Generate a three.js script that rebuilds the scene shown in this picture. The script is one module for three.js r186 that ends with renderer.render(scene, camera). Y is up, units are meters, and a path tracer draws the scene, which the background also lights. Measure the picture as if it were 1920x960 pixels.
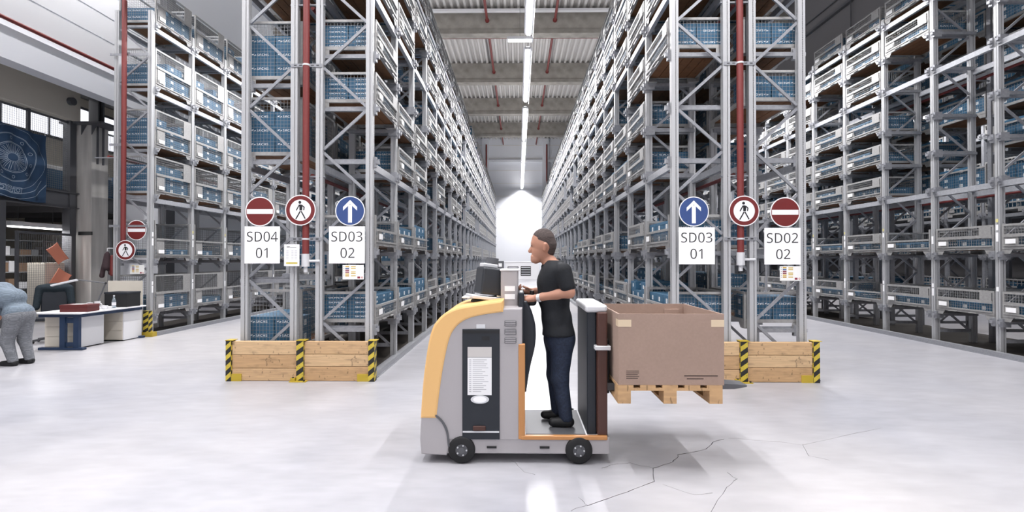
import * as THREE from 'three';
import { RoundedBoxGeometry } from 'three/addons/geometries/RoundedBoxGeometry.js';
import { RectAreaLightUniformsLib } from 'three/addons/lights/RectAreaLightUniformsLib.js';
import { mergeGeometries } from 'three/addons/utils/BufferGeometryUtils.js';

RectAreaLightUniformsLib.init();
// ---------------------------------------------------------------- camera, light, exposure
const FOC = 947, EYE = 1.67;                       // focal length in pixels of a 1920 x 960 frame, eye height
const scene = new THREE.Scene();
scene.background = new THREE.Color(0x000000);
const camera = new THREE.PerspectiveCamera(2 * Math.atan(480 / FOC) * 180 / Math.PI, 2, 0.05, 200);
camera.position.set(0, EYE, 0);
camera.rotation.set(Math.atan(8 / FOC), Math.atan(12 / FOC), 0, 'YXZ');
const renderer = new THREE.WebGLRenderer({ antialias: true });
renderer.toneMapping = THREE.LinearToneMapping;
renderer.toneMappingExposure = 1.0;
renderer.shadowMap.enabled = true;
const LAMP_Y = 8.3, AISLE_LAMP = 340, HALL_LAMP = 440;
const LAMP_TINT = new THREE.Color(1.0, 0.985, 1.0);
const ROOF = 13.1, LEFT = -11.2, RIGHT = 20, END = 47.6, REAR = 9;

// ---------------------------------------------------------------- helpers
let seed = 20240611;
const rnd = () => { seed = (seed * 1664525 + 1013904223) >>> 0; return seed / 4294967296; };
const rr = (a, b) => a + (b - a) * rnd();
const PX = (px, d) => (px - 972) * d / FOC;        // sizes read off the photograph at distance d
const PY = (py, d) => EYE - (py - 488) * d / FOC;
const V = (x, y, z) => new THREE.Vector3(x, y, z);
const taken = {};
function numbered(name) { const n = taken[name] = (taken[name] ?? -1) + 1; return n ? name + '_' + String(n).padStart(3, '0') : name; }

class Shape3 {                                     // collects boxes, bars and tubes into one geometry
  constructor() { this.p = []; this.n = []; this.u = []; this.i = []; }
  quad(a, b, c, d, ua, ub, uc, ud) {
    const e1 = [b[0] - a[0], b[1] - a[1], b[2] - a[2]], e2 = [d[0] - a[0], d[1] - a[1], d[2] - a[2]];
    let n = [e1[1] * e2[2] - e1[2] * e2[1], e1[2] * e2[0] - e1[0] * e2[2], e1[0] * e2[1] - e1[1] * e2[0]];
    const l = Math.hypot(...n) || 1; n = n.map((x) => x / l);
    const k = this.p.length / 3;
    for (const v of [a, b, c, d]) { this.p.push(...v); this.n.push(...n); }
    this.u.push(...ua, ...ub, ...uc, ...ud);
    this.i.push(k, k + 1, k + 2, k, k + 2, k + 3);
    return this;
  }
  box(x0, y0, z0, x1, y1, z1, skip = '') {
    if (x0 > x1) [x0, x1] = [x1, x0]; if (y0 > y1) [y0, y1] = [y1, y0]; if (z0 > z1) [z0, z1] = [z1, z0];
    const f = (a, b, c, d, m) => this.quad(a, b, c, d, m(a), m(b), m(c), m(d));
    const X = (v) => [v[2], v[1]], Y = (v) => [v[0], v[2]], Z = (v) => [v[0], v[1]];
    if (!skip.includes('x')) { f([x1, y0, z1], [x1, y0, z0], [x1, y1, z0], [x1, y1, z1], X); f([x0, y0, z0], [x0, y0, z1], [x0, y1, z1], [x0, y1, z0], X); }
    if (!skip.includes('y')) { f([x0, y1, z1], [x1, y1, z1], [x1, y1, z0], [x0, y1, z0], Y); f([x0, y0, z0], [x1, y0, z0], [x1, y0, z1], [x0, y0, z1], Y); }
    if (!skip.includes('z')) { f([x0, y0, z1], [x1, y0, z1], [x1, y1, z1], [x0, y1, z1], Z); f([x1, y0, z0], [x0, y0, z0], [x0, y1, z0], [x1, y1, z0], Z); }
    return this;
  }
  bar(p, q, w, h, side = [0, 0, 1], caps = true) {  // a square bar from p to q; side gives the direction of its width
    const P = V(...p), Q = V(...q), d = Q.clone().sub(P), L = d.length(); d.normalize();
    const s = V(...side); s.addScaledVector(d, -s.dot(d)).normalize(); const t = d.clone().cross(s);
    const c = (o, a, b) => { const v = o.clone().addScaledVector(s, a * w / 2).addScaledVector(t, b * h / 2); return [v.x, v.y, v.z]; };
    const k = [[-1, -1], [1, -1], [1, 1], [-1, 1]];
    for (let j = 0; j < 4; j++) { const [a, b] = k[j], [e, f] = k[(j + 1) % 4]; this.quad(c(P, a, b), c(P, e, f), c(Q, e, f), c(Q, a, b), [0, 0], [w, 0], [w, L], [0, L]); }
    if (caps) { this.quad(c(P, -1, -1), c(P, -1, 1), c(P, 1, 1), c(P, 1, -1), [0, 0], [0, h], [w, h], [w, 0]); this.quad(c(Q, -1, -1), c(Q, 1, -1), c(Q, 1, 1), c(Q, -1, 1), [0, 0], [w, 0], [w, h], [0, h]); }
    return this;
  }
  add(g, m) {
    if (m) g = g.clone().applyMatrix4(m);
    const k = this.p.length / 3, a = g.attributes;
    for (const v of a.position.array) this.p.push(v); for (const v of a.normal.array) this.n.push(v);
    if (a.uv) for (const v of a.uv.array) this.u.push(v); else for (let j = 0; j < a.position.count; j++) this.u.push(0, 0);
    if (g.index) for (const v of g.index.array) this.i.push(v + k); else for (let j = 0; j < a.position.count; j++) this.i.push(k + j);
    return this;
  }
  tube(p, q, r, n = 10, r2 = r) {
    const P = V(...p), Q = V(...q), L = P.distanceTo(Q), g = new THREE.CylinderGeometry(r2, r, L, n);
    const m = new THREE.Matrix4().compose(P.clone().add(Q).multiplyScalar(.5), new THREE.Quaternion().setFromUnitVectors(V(0, 1, 0), Q.clone().sub(P).normalize()), V(1, 1, 1));
    return this.add(g, m);
  }
  geo() {
    const g = new THREE.BufferGeometry();
    g.setAttribute('position', new THREE.Float32BufferAttribute(this.p, 3)); g.setAttribute('normal', new THREE.Float32BufferAttribute(this.n, 3));
    g.setAttribute('uv', new THREE.Float32BufferAttribute(this.u, 2)); g.setIndex(this.i); return g;
  }
}
const S = () => new Shape3();
const M4 = (x, y, z, ry = 0, rx = 0, rz = 0) => new THREE.Matrix4().compose(V(x, y, z), new THREE.Quaternion().setFromEuler(new THREE.Euler(rx, ry, rz, 'YXZ')), V(1, 1, 1));
function mesh(name, g, m, parent) {
  const o = new THREE.Mesh(g instanceof Shape3 ? g.geo() : g, m); o.name = parent === scene ? numbered(name) : name;
  o.castShadow = o.receiveShadow = true; parent.add(o); return o;
}
function tag(o, label, category, group, kind) { o.userData = { label, category }; if (group) o.userData.group = group; if (kind) o.userData.kind = kind; return o; }
function thing(name, label, category, [x, y, z] = [0, 0, 0], turn = 0, group) {
  const o = new THREE.Group(); o.name = numbered(name); o.position.set(x, y, z); o.rotation.y = turn; scene.add(o); return tag(o, label, category, group);
}
function single(name, g, m, label, category, group) { return tag(mesh(name, g, m, scene), label, category, group); }
function struct(name, g, m, label, category = 'structure') { const o = mesh(name, g, m, scene); o.userData = { kind: 'structure', label, category }; return o; }
const stuffPart = (o) => { o.userData.kind = 'stuff'; return o; };
const rbox = (x0, y0, z0, x1, y1, z1, r = .01) => new RoundedBoxGeometry(x1 - x0, y1 - y0, z1 - z0, 2, Math.min(r, (x1 - x0) / 2.1, (y1 - y0) / 2.1, (z1 - z0) / 2.1)).translate((x0 + x1) / 2, (y0 + y1) / 2, (z0 + z1) / 2);
function slab(pts, z0, z1, bevel = 0) {            // a side-view outline (x, y) given its thickness in z
  const s = new THREE.Shape(pts.map(([x, y]) => new THREE.Vector2(x, y)));
  return new THREE.ExtrudeGeometry(s, { depth: z1 - z0 - 2 * bevel, bevelEnabled: bevel > 0, bevelSize: bevel, bevelThickness: bevel, bevelSegments: 2 }).translate(0, 0, z0 + bevel);
}
function smooth(pts, n = 40) { return new THREE.SplineCurve(pts.map(([x, y]) => new THREE.Vector2(x, y))).getPoints(n).map((v) => [v.x, v.y]); }

// ---------------------------------------------------------------- noise and textures
const hash = (x, y, s) => { let h = (x * 374761393 + y * 668265263 + s * 1442695041) | 0; h = Math.imul(h ^ (h >>> 13), 1274126177); return ((h ^ (h >>> 16)) >>> 0) / 4294967296; };
function vnoise(x, y, px, py, s) {
  const xi = Math.floor(x), yi = Math.floor(y), fx = x - xi, fy = y - yi, u = fx * fx * (3 - 2 * fx), v = fy * fy * (3 - 2 * fy), w = (a, p) => ((a % p) + p) % p;
  const g = (i, j) => hash(w(xi + i, px), w(yi + j, py), s);
  return (g(0, 0) * (1 - u) + g(1, 0) * u) * (1 - v) + (g(0, 1) * (1 - u) + g(1, 1) * u) * v;
}
function fbm(u, v, fx, fy, oct, s) { let t = 0, a = .5, n = 0; for (let o = 0; o < oct; o++) { t += a * vnoise(u * fx, v * fy, fx, fy, s + o); n += a; a *= .5; fx *= 2; fy *= 2; } return t / n; }
function tex(w, h, fn, srgb = true) {
  const d = new Uint8Array(w * h * 4);
  for (let y = 0; y < h; y++) for (let x = 0; x < w; x++) { const c = fn(x / w, y / h), k = (y * w + x) * 4; for (let j = 0; j < 3; j++) d[k + j] = Math.max(0, Math.min(255, c[j])); d[k + 3] = 255; }
  const t = new THREE.DataTexture(d, w, h); t.wrapS = t.wrapT = THREE.RepeatWrapping; t.magFilter = THREE.LinearFilter; t.minFilter = THREE.LinearMipmapLinearFilter; t.generateMipmaps = true;
  if (srgb) t.colorSpace = THREE.SRGBColorSpace; t.needsUpdate = true; return t;
}
const rep = (t, x, y = x) => { t.repeat.set(x, y); return t; };
function canvasTex(w, h, draw) {
  const c = document.createElement('canvas'); c.width = w; c.height = h; draw(c.getContext('2d'), w, h);
  const t = new THREE.CanvasTexture(c); t.colorSpace = THREE.SRGBColorSpace; return t;
}
const mat = (color, roughness = .6, o = {}) => new THREE.MeshStandardMaterial({ color, roughness, metalness: 0, ...o });

const floorMap = rep(tex(1024, 1024, (u, v) => {
  const a = fbm(u, v, 5, 3, 5, 11), b = fbm(u, v, 24, 60, 3, 31), c = fbm(u, v, 60, 160, 2, 51), k = .62 * a + .25 * b + .13 * c;
  const g = 171 + (k - .5) * 66; return [g, g - 1 - (a - .5) * 5, g + 3 - (a - .5) * 14];
}), 1 / 9, 1 / 9);
const floorRough = rep(tex(512, 512, (u, v) => { const k = fbm(u, v, 8, 8, 5, 71); const g = 95 + (k - .5) * 110; return [g, g, g]; }, false), 1 / 5, 1 / 5);
const steelMap = rep(tex(256, 256, (u, v) => { const k = fbm(u, v, 16, 16, 4, 3); const g = 222 + (k - .5) * 34; return [g, g, g + 2]; }), 2.5, 2.5);
const woodMap = tex(512, 256, (u, v) => {
  const w = fbm(u, v, 3, 14, 4, 5), g = Math.sin((v * 46 + w * 9) * 2) * .5 + .5, st = fbm(u, v, 9, 9, 4, 15), sc = fbm(u, v, 40, 8, 3, 25);
  let t = 1 - .07 * g - .14 * Math.max(0, st - .55) * 3; if (sc > .76) t *= .78;
  return [212 * t, 188 * t, 158 * t];
});
const cardMap = rep(tex(256, 256, (u, v) => { const k = fbm(u, v, 90, 90, 2, 8) * .5 + fbm(u, v, 6, 6, 4, 9) * .5, t = 1 + (k - .5) * .1; return [160 * t, 137 * t, 124 * t]; }), 1, 1);
const concMap = rep(tex(256, 256, (u, v) => { const k = fbm(u, v, 6, 6, 5, 41), t = 1 + (k - .5) * .3; return [196 * t, 193 * t, 188 * t]; }), .5, .5);
const fabricMap = rep(tex(128, 128, (u, v) => { const k = fbm(u, v, 32, 32, 3, 61), g = 205 + (k - .5) * 90; return [g, g, g]; }), 3, 3);
const holeMap = rep((() => {                        // punched holes of the rack posts: white is steel, black is a hole
  const t = tex(64, 64, (u, v) => { const d1 = Math.hypot((u - .6) * .12, (v - .25) * .05), d2 = Math.hypot((u - .6) * .12, (v - .75) * .05); const g = Math.min(d1, d2) < .0085 ? 0 : 255; return [g, g, g]; }, false);
  return t;
})(), 1, 20);

const M = {
  floor: mat(0xffffff, .34, { map: floorMap }),
  steel: mat(0xaeb0b4, .42, { map: steelMap, metalness: .35 }),
  post: mat(0xacaeb2, .45, { map: steelMap, metalness: .3 }),
  postHoles: mat(0xb2b3b5, .45, { alphaMap: holeMap, alphaTest: .5, metalness: .2, side: THREE.DoubleSide }),
  beam: mat(0xc2c4c8, .4, { map: steelMap, metalness: .2 }),
  cage: mat(0xb4b3b0, .5, { map: steelMap, metalness: .2 }),
  cageDark: mat(0x8d8882, .6, { map: steelMap, metalness: .15 }),
  wire: mat(0x8e9092, .45, { metalness: .3 }),
  plank: mat(0x8a6a50, .8, { map: woodMap }),
  plate: mat(0xfafafa, .5), zinc: mat(0xd4d5d8, .4, { metalness: .15 }),
  floorShade: mat(0x5a5653, .9, { map: concMap }), crack: mat(0x98928e, .9), red: mat(0x74302e, .45), redDark: mat(0x5c2423, .5),
  wood: mat(0xf2e2cc, .75, { map: woodMap }), wood2: mat(0xe6d3ba, .78, { map: woodMap }), wood3: mat(0xfaeedb, .75, { map: woodMap }),
  yellow: mat(0xb39a2e, .55), black: mat(0x17181a, .55), rubber: mat(0x1b1b1d, .8), white: mat(0xe8e8ea, .5),
  concrete: mat(0xffffff, .85, { map: concMap }), wallWhite: mat(0xdfe1e6, .6), wallGrey: mat(0x6e6c6e, .8), deck: mat(0xc4c1be, .6), roofBeam: mat(0xbdbab6, .85, { map: concMap }),
  annexDark: mat(0x6b6a6c, .7), greySteel: mat(0x5d5e62, .5, { metalness: .2 }), beige: mat(0xd6cfc2, .8),
  truck: mat(0xaba7a9, .4), truckDark: mat(0x1d222a, .5), truckYellow: mat(0xe6b878, .4), truckOrange: mat(0xbb8450, .45), brown: mat(0x4a2c24, .5),
  card: mat(0xffffff, .85, { map: cardMap }), cardIn: mat(0xe8d8ce, .85, { map: cardMap }), palletWood: mat(0xf0dcc2, .8, { map: woodMap }),
  skin: mat(0xb3836d, .6), hair: mat(0x5c504d, .9, { bumpMap: fabricMap, bumpScale: .004, map: fabricMap }), shirt: mat(0x10161f, .8, { map: fabricMap }), jeans: mat(0x2c3850, .85, { map: fabricMap }), shoe: mat(0x101114, .6),
  shirtGrey: mat(0x8493a2, .85, { map: fabricMap }), trouserGrey: mat(0x8d9096, .85, { map: fabricMap }), glove: mat(0x2a2f38, .8),
  lamp: new THREE.MeshStandardMaterial({ color: 0xffffff, emissive: 0xfdfcff, emissiveIntensity: 6, roughness: .5 }),
  lampHousing: mat(0xd8d8da, .5),
};

// ---------------------------------------------------------------- the hall
{
  const f = struct('floor', S().box(-20, -.2, -END - .3, RIGHT + .3, 0, REAR + .3), M.floor, 'pale polished concrete floor of the warehouse', 'floor');
  const crack = (pts, w) => {                        // hairline cracks: narrow ribbons of dirt lying in the floor
    const s = S(); let prev = null;
    const P = []; for (let i = 0; i + 1 < pts.length; i++) for (let k = 0; k < 4; k++) { const t = k / 4; const px = pts[i][0] + (pts[i + 1][0] - pts[i][0]) * t + rr(-2, 2), py = pts[i][1] + (pts[i + 1][1] - pts[i][1]) * t + rr(-1, 1); const d = EYE * FOC / (py - 488); P.push([PX(px, d), -d]); }
    for (let i = 0; i + 1 < P.length; i++) { const [x, z] = P[i], [x2, z2] = P[i + 1], l = Math.hypot(x2 - x, z2 - z) || 1, ww = w * rr(.5, 1.2), nx = -(z2 - z) / l * ww / 2, nz = (x2 - x) / l * ww / 2; s.quad([x - nx, .0008, z - nz], [x2 - nx, .0008, z2 - nz], [x2 + nx, .0008, z2 + nz], [x + nx, .0008, z + nz], [0, 0], [0, 0], [0, 0], [0, 0]); }
    const g = s.geo(); for (let i = 0; i < g.attributes.normal.count; i++) g.attributes.normal.setXYZ(i, 0, 1, 0);
    mesh('crack', g, M.crack, f);
  };
  crack([[1100, 945], [1175, 920], [1225, 899], [1222, 875], [1260, 864], [1270, 850], [1320, 840], [1332, 827], [1362, 819]], .005);
  crack([[1328, 958], [1360, 910], [1378, 894], [1352, 878]], .0025);
  crack([[1362, 819], [1420, 822], [1500, 830], [1600, 808], [1660, 795]], .002);
  crack([[1222, 875], [1180, 866], [1150, 868], [1120, 878]], .0025);
  crack([[1085, 930], [1100, 945], [1060, 958]], .002);
  crack([[960, 862], [985, 884], [1010, 890]], .0015);
  crack([[1240, 905], [1300, 925], [1345, 920]], .002);
  crack([[1500, 830], [1510, 850], [1560, 862]], .002);

  for (const [x0, x1, d0, d1] of [[-9.6, -8.1, 11.05, 36], [8.36, 10.5, 3.5, 44], [-3.99, -2.12, 7.1, 46]]) mesh('floor_shade_strip', S().box(x0, 0, -d1, x1, .004, -d0), M.floorShade, f);   // shade below the racks, painted as dark strips on the floor
  // walls
  const wl = struct('wall_left', S().box(LEFT - .3, 0, -END, LEFT, ROOF + .3, -15.9), M.wallWhite, 'white side wall behind the far left rack', 'wall');
  const ribs = S(); for (let d = 16; d < END; d += .25) ribs.box(LEFT, 4.5, -d - .09, LEFT + .03, 9.6, -d); stuffPart(mesh('cladding_ribs', ribs, M.wallWhite, wl));
  mesh('ledge', S().box(LEFT, 9.75, -END, LEFT + .14, 9.95, -16), M.greySteel, wl);
  struct('wall_left_upper', S().box(LEFT - .3, 6.75, -15.9, LEFT, ROOF + .3, REAR), M.wallWhite, 'white metal clad wall high above the mezzanine', 'wall');
  struct('wall_right', S().box(RIGHT, 0, -END, RIGHT + .3, ROOF + .3, REAR), M.wallGrey, 'dark grey side wall beyond the right racks', 'wall');
  struct('wall_rear', S().box(-20, 0, REAR, RIGHT + .3, ROOF + .3, REAR + .3), M.wallWhite, 'white wall behind the viewer', 'wall');
  const we = struct('wall_back', S().box(-20, 0, -END - .3, RIGHT + .3, ROOF + .3, -END), M.wallWhite, 'white end wall at the far end of the aisle', 'wall');
  const pan = S(); for (let y = 6.5; y < 13; y += 1.2) pan.box(-18, y, -END, 18, y + .025, -END + .02);
  mesh('panel_joint', pan, M.beige, we);
  for (const x of [-3.1, 2.55]) { mesh('wall_column', S().box(x - .3, 0, -END, x + .3, ROOF, -END + .35), M.wallWhite, we); mesh('riser_pipe', S().tube([x + .1, 2, -END + .45], [x + .1, ROOF - .6, -END + .45], .07), M.red, we); }
  mesh('wall_rail', S().box(-8, 10.9, -END, 8, 11.1, -END + .25), M.wallWhite, we);

  // roof: trapezoid sheeting on deep concrete beams
  const ceil = struct('ceiling', S().box(-20, ROOF + .15, -END - .3, RIGHT + .3, ROOF + .4, REAR + .3), M.deck, 'profiled metal roof deck over the hall', 'ceiling');
  const cr = S(); for (let x = -19; x < RIGHT; x += .3) { cr.quad([x, ROOF + .15, -END], [x, ROOF + .15, REAR], [x + .05, ROOF, REAR], [x + .05, ROOF, -END], [0, 0], [0, 1], [1, 1], [1, 0]); cr.box(x + .05, ROOF, -END, x + .15, ROOF + .02, REAR); cr.quad([x + .15, ROOF, -END], [x + .15, ROOF, REAR], [x + .2, ROOF + .15, REAR], [x + .2, ROOF + .15, -END], [0, 0], [0, 1], [1, 1], [1, 0]); }
  stuffPart(mesh('deck_ribs', cr, M.deck, ceil));
  for (let k = -4; k < 5; k++) { const d = 22.9 + 6.3 * k; if (-d > REAR || d > END) continue; mesh('roof_beam', S().box(-19.9, 12.0, -d - .42, RIGHT, ROOF, -d).box(-19.9, 11.98, -d - .47, RIGHT, 12.16, -d + .05), M.roofBeam, ceil); }
  // cable tray under the roof
  single('cable_tray', S().box(-9, 12.88, -22.7, 9, 12.96, -22.55).box(-9, 12.85, -22.72, 9, 12.88, -22.53), M.white, 'white cable tray running across under the roof', 'cable tray');
  for (const [x, w] of [[-1.42, 'left'], [1.66, 'right']]) {
    const t = thing('sprinkler_main', 'red sprinkler pipe under the roof, ' + w + ' of the lamp row', 'pipe', [x, 12.57, 0]);
    mesh('pipe', S().tube([0, 0, -END + .2], [0, 0, REAR - .5], .058, 12), M.red, t);
    for (let k = -2; k < 5; k++) mesh('flange', S().tube([0, 0, -22.9 - 6.3 * k + .02], [0, 0, -22.9 - 6.3 * k + .09], .1, 12), M.red, t);
  }
  [24.8, 31, 37.3, 43.6].forEach((d, i) => single('sprinkler_branch', S().tube([-9, 12.62, -d], [9, 12.62, -d], .035, 8), M.red, ['nearest', 'second', 'third', 'farthest'][i] + ' thin red sprinkler pipe crossing under the roof', 'pipe', 'sprinkler branches under the roof'));
}

// ---------------------------------------------------------------- lamps: trough fittings with a row of tubes
function lampRow(name, x, y, segs, labelOf, intensity, along = 'z', up = .13) {
  segs.forEach(([a, b], i) => {
    const L = b - a, c = (a + b) / 2;
    const t = thing(name, labelOf(i), 'lamp', along === 'z' ? [x, y, -c] : [c, y, x], along === 'z' ? 0 : Math.PI / 2, 'trough lamps in a row');
    mesh('housing', S().box(-.09, .04, -L / 2, .09, .11, L / 2), M.lampHousing, t);
    const wing = S(); for (const s of [-1, 1]) wing.bar([s * .13, .01, -L / 2], [s * .13, .01, L / 2], .006, .16, [1, 0, 0]); wing.box(-.13, .085, -L / 2, .13, .095, L / 2);
    mesh('reflector', wing, M.lampHousing, t);
    mesh('lamp_tube', S().box(-.05, .01, -L / 2 + .02, .05, .045, L / 2 - .02), M.lamp, t);
    for (const s of [-1, 1]) mesh('hanger', S().tube([.11, .09, s * L * .35], [.11, ROOF + .16 - y, s * L * .35], .006, 5), M.greySteel, t);
    const l = new THREE.RectAreaLight(LAMP_TINT, intensity, .1, L); l.name = 'tube_light'; l.rotation.x = -Math.PI / 2; l.position.y = .004; t.add(l);
    mesh('upper_tube', S().box(-.05, .112, -L / 2 + .02, .05, .13, L / 2 - .02), M.lamp, t);
    const u = new THREE.RectAreaLight(LAMP_TINT, intensity * up, .1, L); u.name = 'upward_light'; u.rotation.x = Math.PI / 2; u.position.y = .14; t.add(u);
  });
}
const segsZ = (from, to, len, gap) => { const r = []; for (let d = from; d + len < to + .5; d += len + gap) r.push([d, d + len]); return r; };
const ord = ['first', 'second', 'third', 'fourth', 'fifth', 'sixth', 'seventh', 'eighth', 'ninth', 'tenth', 'eleventh', 'twelfth', 'thirteenth', 'fourteenth', 'fifteenth', 'sixteenth'];
const midSegs = [[10.4, 14.9], [15.9, 21.2], [22.1, 28.1], [28.4, 34.4], [34.7, 40.7], [41, 47]];
lampRow('trough_lamp', .3, LAMP_Y, midSegs, (i) => ord[i] + ' bright strip lamp along the middle aisle', AISLE_LAMP);
lampRow('trough_lamp', -6, LAMP_Y, segsZ(9.4, 40, 6, .6), (i) => ord[i] + ' strip lamp along the left aisle', AISLE_LAMP);
lampRow('trough_lamp', 6.2, LAMP_Y, segsZ(9.4, 40, 6, .6), (i) => ord[i] + ' strip lamp along the right aisle', AISLE_LAMP);
lampRow("trough_lamp", 13.5, 6.5, segsZ(9.4, 30, 6, .6), (i) => ord[i] + ' strip lamp beyond the right racks', AISLE_LAMP * .4);
[[-6.4, .42, 'far left'], [-1.4, 1, 'left of centre'], [3.2, 1, 'right of centre'], [7.6, .3, 'far right']].forEach(([x, q, side]) => lampRow('trough_lamp', x, 9.4, [[1.4, 5.4]], () => 'short strip lamp over the cross aisle, ' + side, HALL_LAMP * q, 'z', .1));
[[-2.5, 'second row'], [-7, 'rear row']].forEach(([d, w]) => [[-9.8, -4.2, 'left'], [-2.6, 2.4, 'middle'], [3.4, 9, 'right']].forEach(([a, b, side]) => lampRow('trough_lamp', -d, 9.4, [[a, b]], () => side + ' strip lamp over the cross aisle, ' + w, HALL_LAMP * .2, 'x', .3)));
lampRow('trough_lamp', -9.7, 10.6, segsZ(0, 15, 4.6, .5), (i) => ord[i] + ' strip lamp added out of view along the left side wall', 170, 'z', 1);  // added row out of view, brightens the upper left cladding
{ const t = thing('cross_lamp', 'short white cross lamp hanging in the middle aisle', 'lamp', [.05, LAMP_Y + .05, -15.3]);
  mesh('housing', S().box(-.4, 0, -.12, .4, .08, .12), M.lampHousing, t); mesh('lamp_tube', S().box(-.36, -.012, -.09, .36, 0, .09), M.lamp, t);
  mesh('hanger', S().tube([0, .08, 0], [0, ROOF - LAMP_Y, 0], .006, 5), M.greySteel, t); }
// ==== RACKS ====
const BAY = 1.39, POST_W = .098, POST_D = .088;
// ---------------------------------------------------------------- wire cages
function wires(s, axis, at, a0, a1, y0, y1, pitch, w) {
  const pt = axis === 'x' ? (a, y) => [at, y, a] : (a, y) => [a, y, at], side = axis === 'x' ? [0, 0, 1] : [1, 0, 0];
  const n = Math.round((a1 - a0) / pitch), m = Math.max(2, Math.round((y1 - y0) / pitch));
  for (let i = 1; i < n; i++) { const a = a0 + (a1 - a0) * i / n; s.bar(pt(a, y0), pt(a, y1), w, w, side, false); }
  for (let j = 1; j < m; j++) { const y = y0 + (y1 - y0) * j / m; s.bar(pt(a0, y), pt(a1, y), w, w, [0, 1, 0], false); }
  return s;
}
const cageCache = {};
function cagePrototype(full, open, detail) {
  const key = [full, open, detail].join(); if (cageCache[key]) return cageCache[key];
  const H = full ? .92 : .52, X = .42, Z = .62, F = .13, mid = full ? .5 : .31, pitch = detail > 1 ? .05 : .06, w = detail > 1 ? .0036 : .0046;
  const g = new THREE.Group();
  const P = (name, s, m = M.cage) => mesh(name, s, m, g);
  P('base_frame', S().box(X - .04, .08, -Z, X, F, Z).box(-X, .08, -Z, -X + .04, F, Z).box(-X + .04, .08, Z - .04, X - .04, F, Z).box(-X + .04, .08, -Z, X - .04, F, -Z + .04).box(X, .085, .14, X + .035, .1, .3).box(X, .085, -.3, X + .035, .1, -.14));
  const foot = (sx, sz) => { const s = S(), x = sx * (X - .006), z1 = sz * Z, z0 = sz * (Z - .2), z2 = sz * (Z - .14);
    s.quad(...(sx * sz > 0 ? [[x, 0, z1], [x, 0, z2], [x, .09, z0], [x, .09, z1]] : [[x, .09, z1], [x, .09, z0], [x, 0, z2], [x, 0, z1]]), [0, 0], [.2, 0], [.2, .1], [0, .1]);
    s.box(sx * X, 0, z1, sx * (X - .16), .012, z1 - sz * .1); s.box(sx * X, 0, z1, sx * (X - .16), .09, z1 - sz * .006); return s; };
  if (detail > 1) {
    for (const sx of [-1, 1]) for (const sz of [-1, 1]) { P('foot', foot(sx, sz)); P('corner_post', S().box(sx * X, F, sz * Z, sx * (X - .035), H, sz * (Z - .035))); }
    for (let i = 0; i < 5; i++) P('plank', S().box(-.375 + i * .152, .085, -Z + .04, -.375 + i * .152 + .142, .118, Z - .04), M.plank);
  } else {
    for (const sx of [-1, 1]) for (const sz of [-1, 1]) { P('corner_post', foot(sx, sz).box(sx * X, F, sz * Z, sx * (X - .035), H, sz * (Z - .035))); }
    P('wooden_floor', S().box(-X + .04, .085, -Z + .04, X - .04, .118, Z - .04), M.plank);
  }
  const rim = S(); rim.box(-X, H - .035, -Z, -X + .03, H, Z).box(-X + .03, H - .035, Z - .03, X - .03, H, Z).box(-X + .03, H - .035, -Z, X - .03, H, -Z + .03); if (!open) rim.box(X - .03, H - .035, -Z, X, H, Z);
  P('top_rim', rim);
  const lip = 1.0; P('lower_flap', wires(S().box(X - .005, mid - .02, -Z + .03, X + .022, mid + .015, Z - .03).box(X - .005, F, -Z + .03, X + .016, F + .025, Z - .03), 'x', X, -Z + .035, Z - .035, F + .02, mid - .01, pitch, w).box(X, F + .02, Z - .3, X + .008, mid - .02, Z - .05), M.cage);
  if (!open) P('upper_flap', wires(S().box(X - .006, mid + .017, -Z + .03, X + .014, mid + .035, Z - .03), 'x', X, -Z + .035, Z - .035, mid + .03, H - .03, pitch, w).box(X, mid + .03, -Z + .05, X + .008, H - .035, -Z + .28), M.cage);
  for (const s of [-1, 1]) P('side_mesh', wires(S(), 'z', s * (Z - .015), -X + .03, X - .03, F, H - .03, pitch, w), M.wire);
  P('back_mesh', wires(S(), 'x', -X + .015, -Z + .03, Z - .03, F, H - .03, pitch * 1.2, w), M.wire);
  const lab = S(); lab.box(X + .024, F + .045, Z - .27, X + .03, F + .125, Z - .09); P('label_holder', lab, M.plate);
  return cageCache[key] = g;
}
const farCage = (() => { const s = S(), X = .42, Z = .62, H = .52;
  for (const x of [-X + .02, X]) { s.box(x - .03, .08, -Z, x, .14, Z); s.box(x - .03, H - .04, -Z, x, H, Z); } s.box(X - .02, .27, -Z, X + .01, .31, Z);
  for (const z of [-Z, Z - .03]) { s.box(-X, .08, z, X, .14, z + .03); s.box(-X, H - .04, z, X, H, z + .03); for (const x of [-X, X - .03]) s.box(x, 0, z, x + .03, H, z + .03); }
  wires(s, 'x', X, -Z, Z, .14, H, .13, .012); s.box(X, .0, -Z, X + .01, .09, -Z + .2); s.box(X, .0, Z - .2, X + .01, .09, Z); s.box(X + .01, .16, Z - .28, X + .02, .25, Z - .09); s.box(-X + .03, .09, -Z + .03, X - .03, .12, Z - .03); return s.geo(); })();

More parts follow.
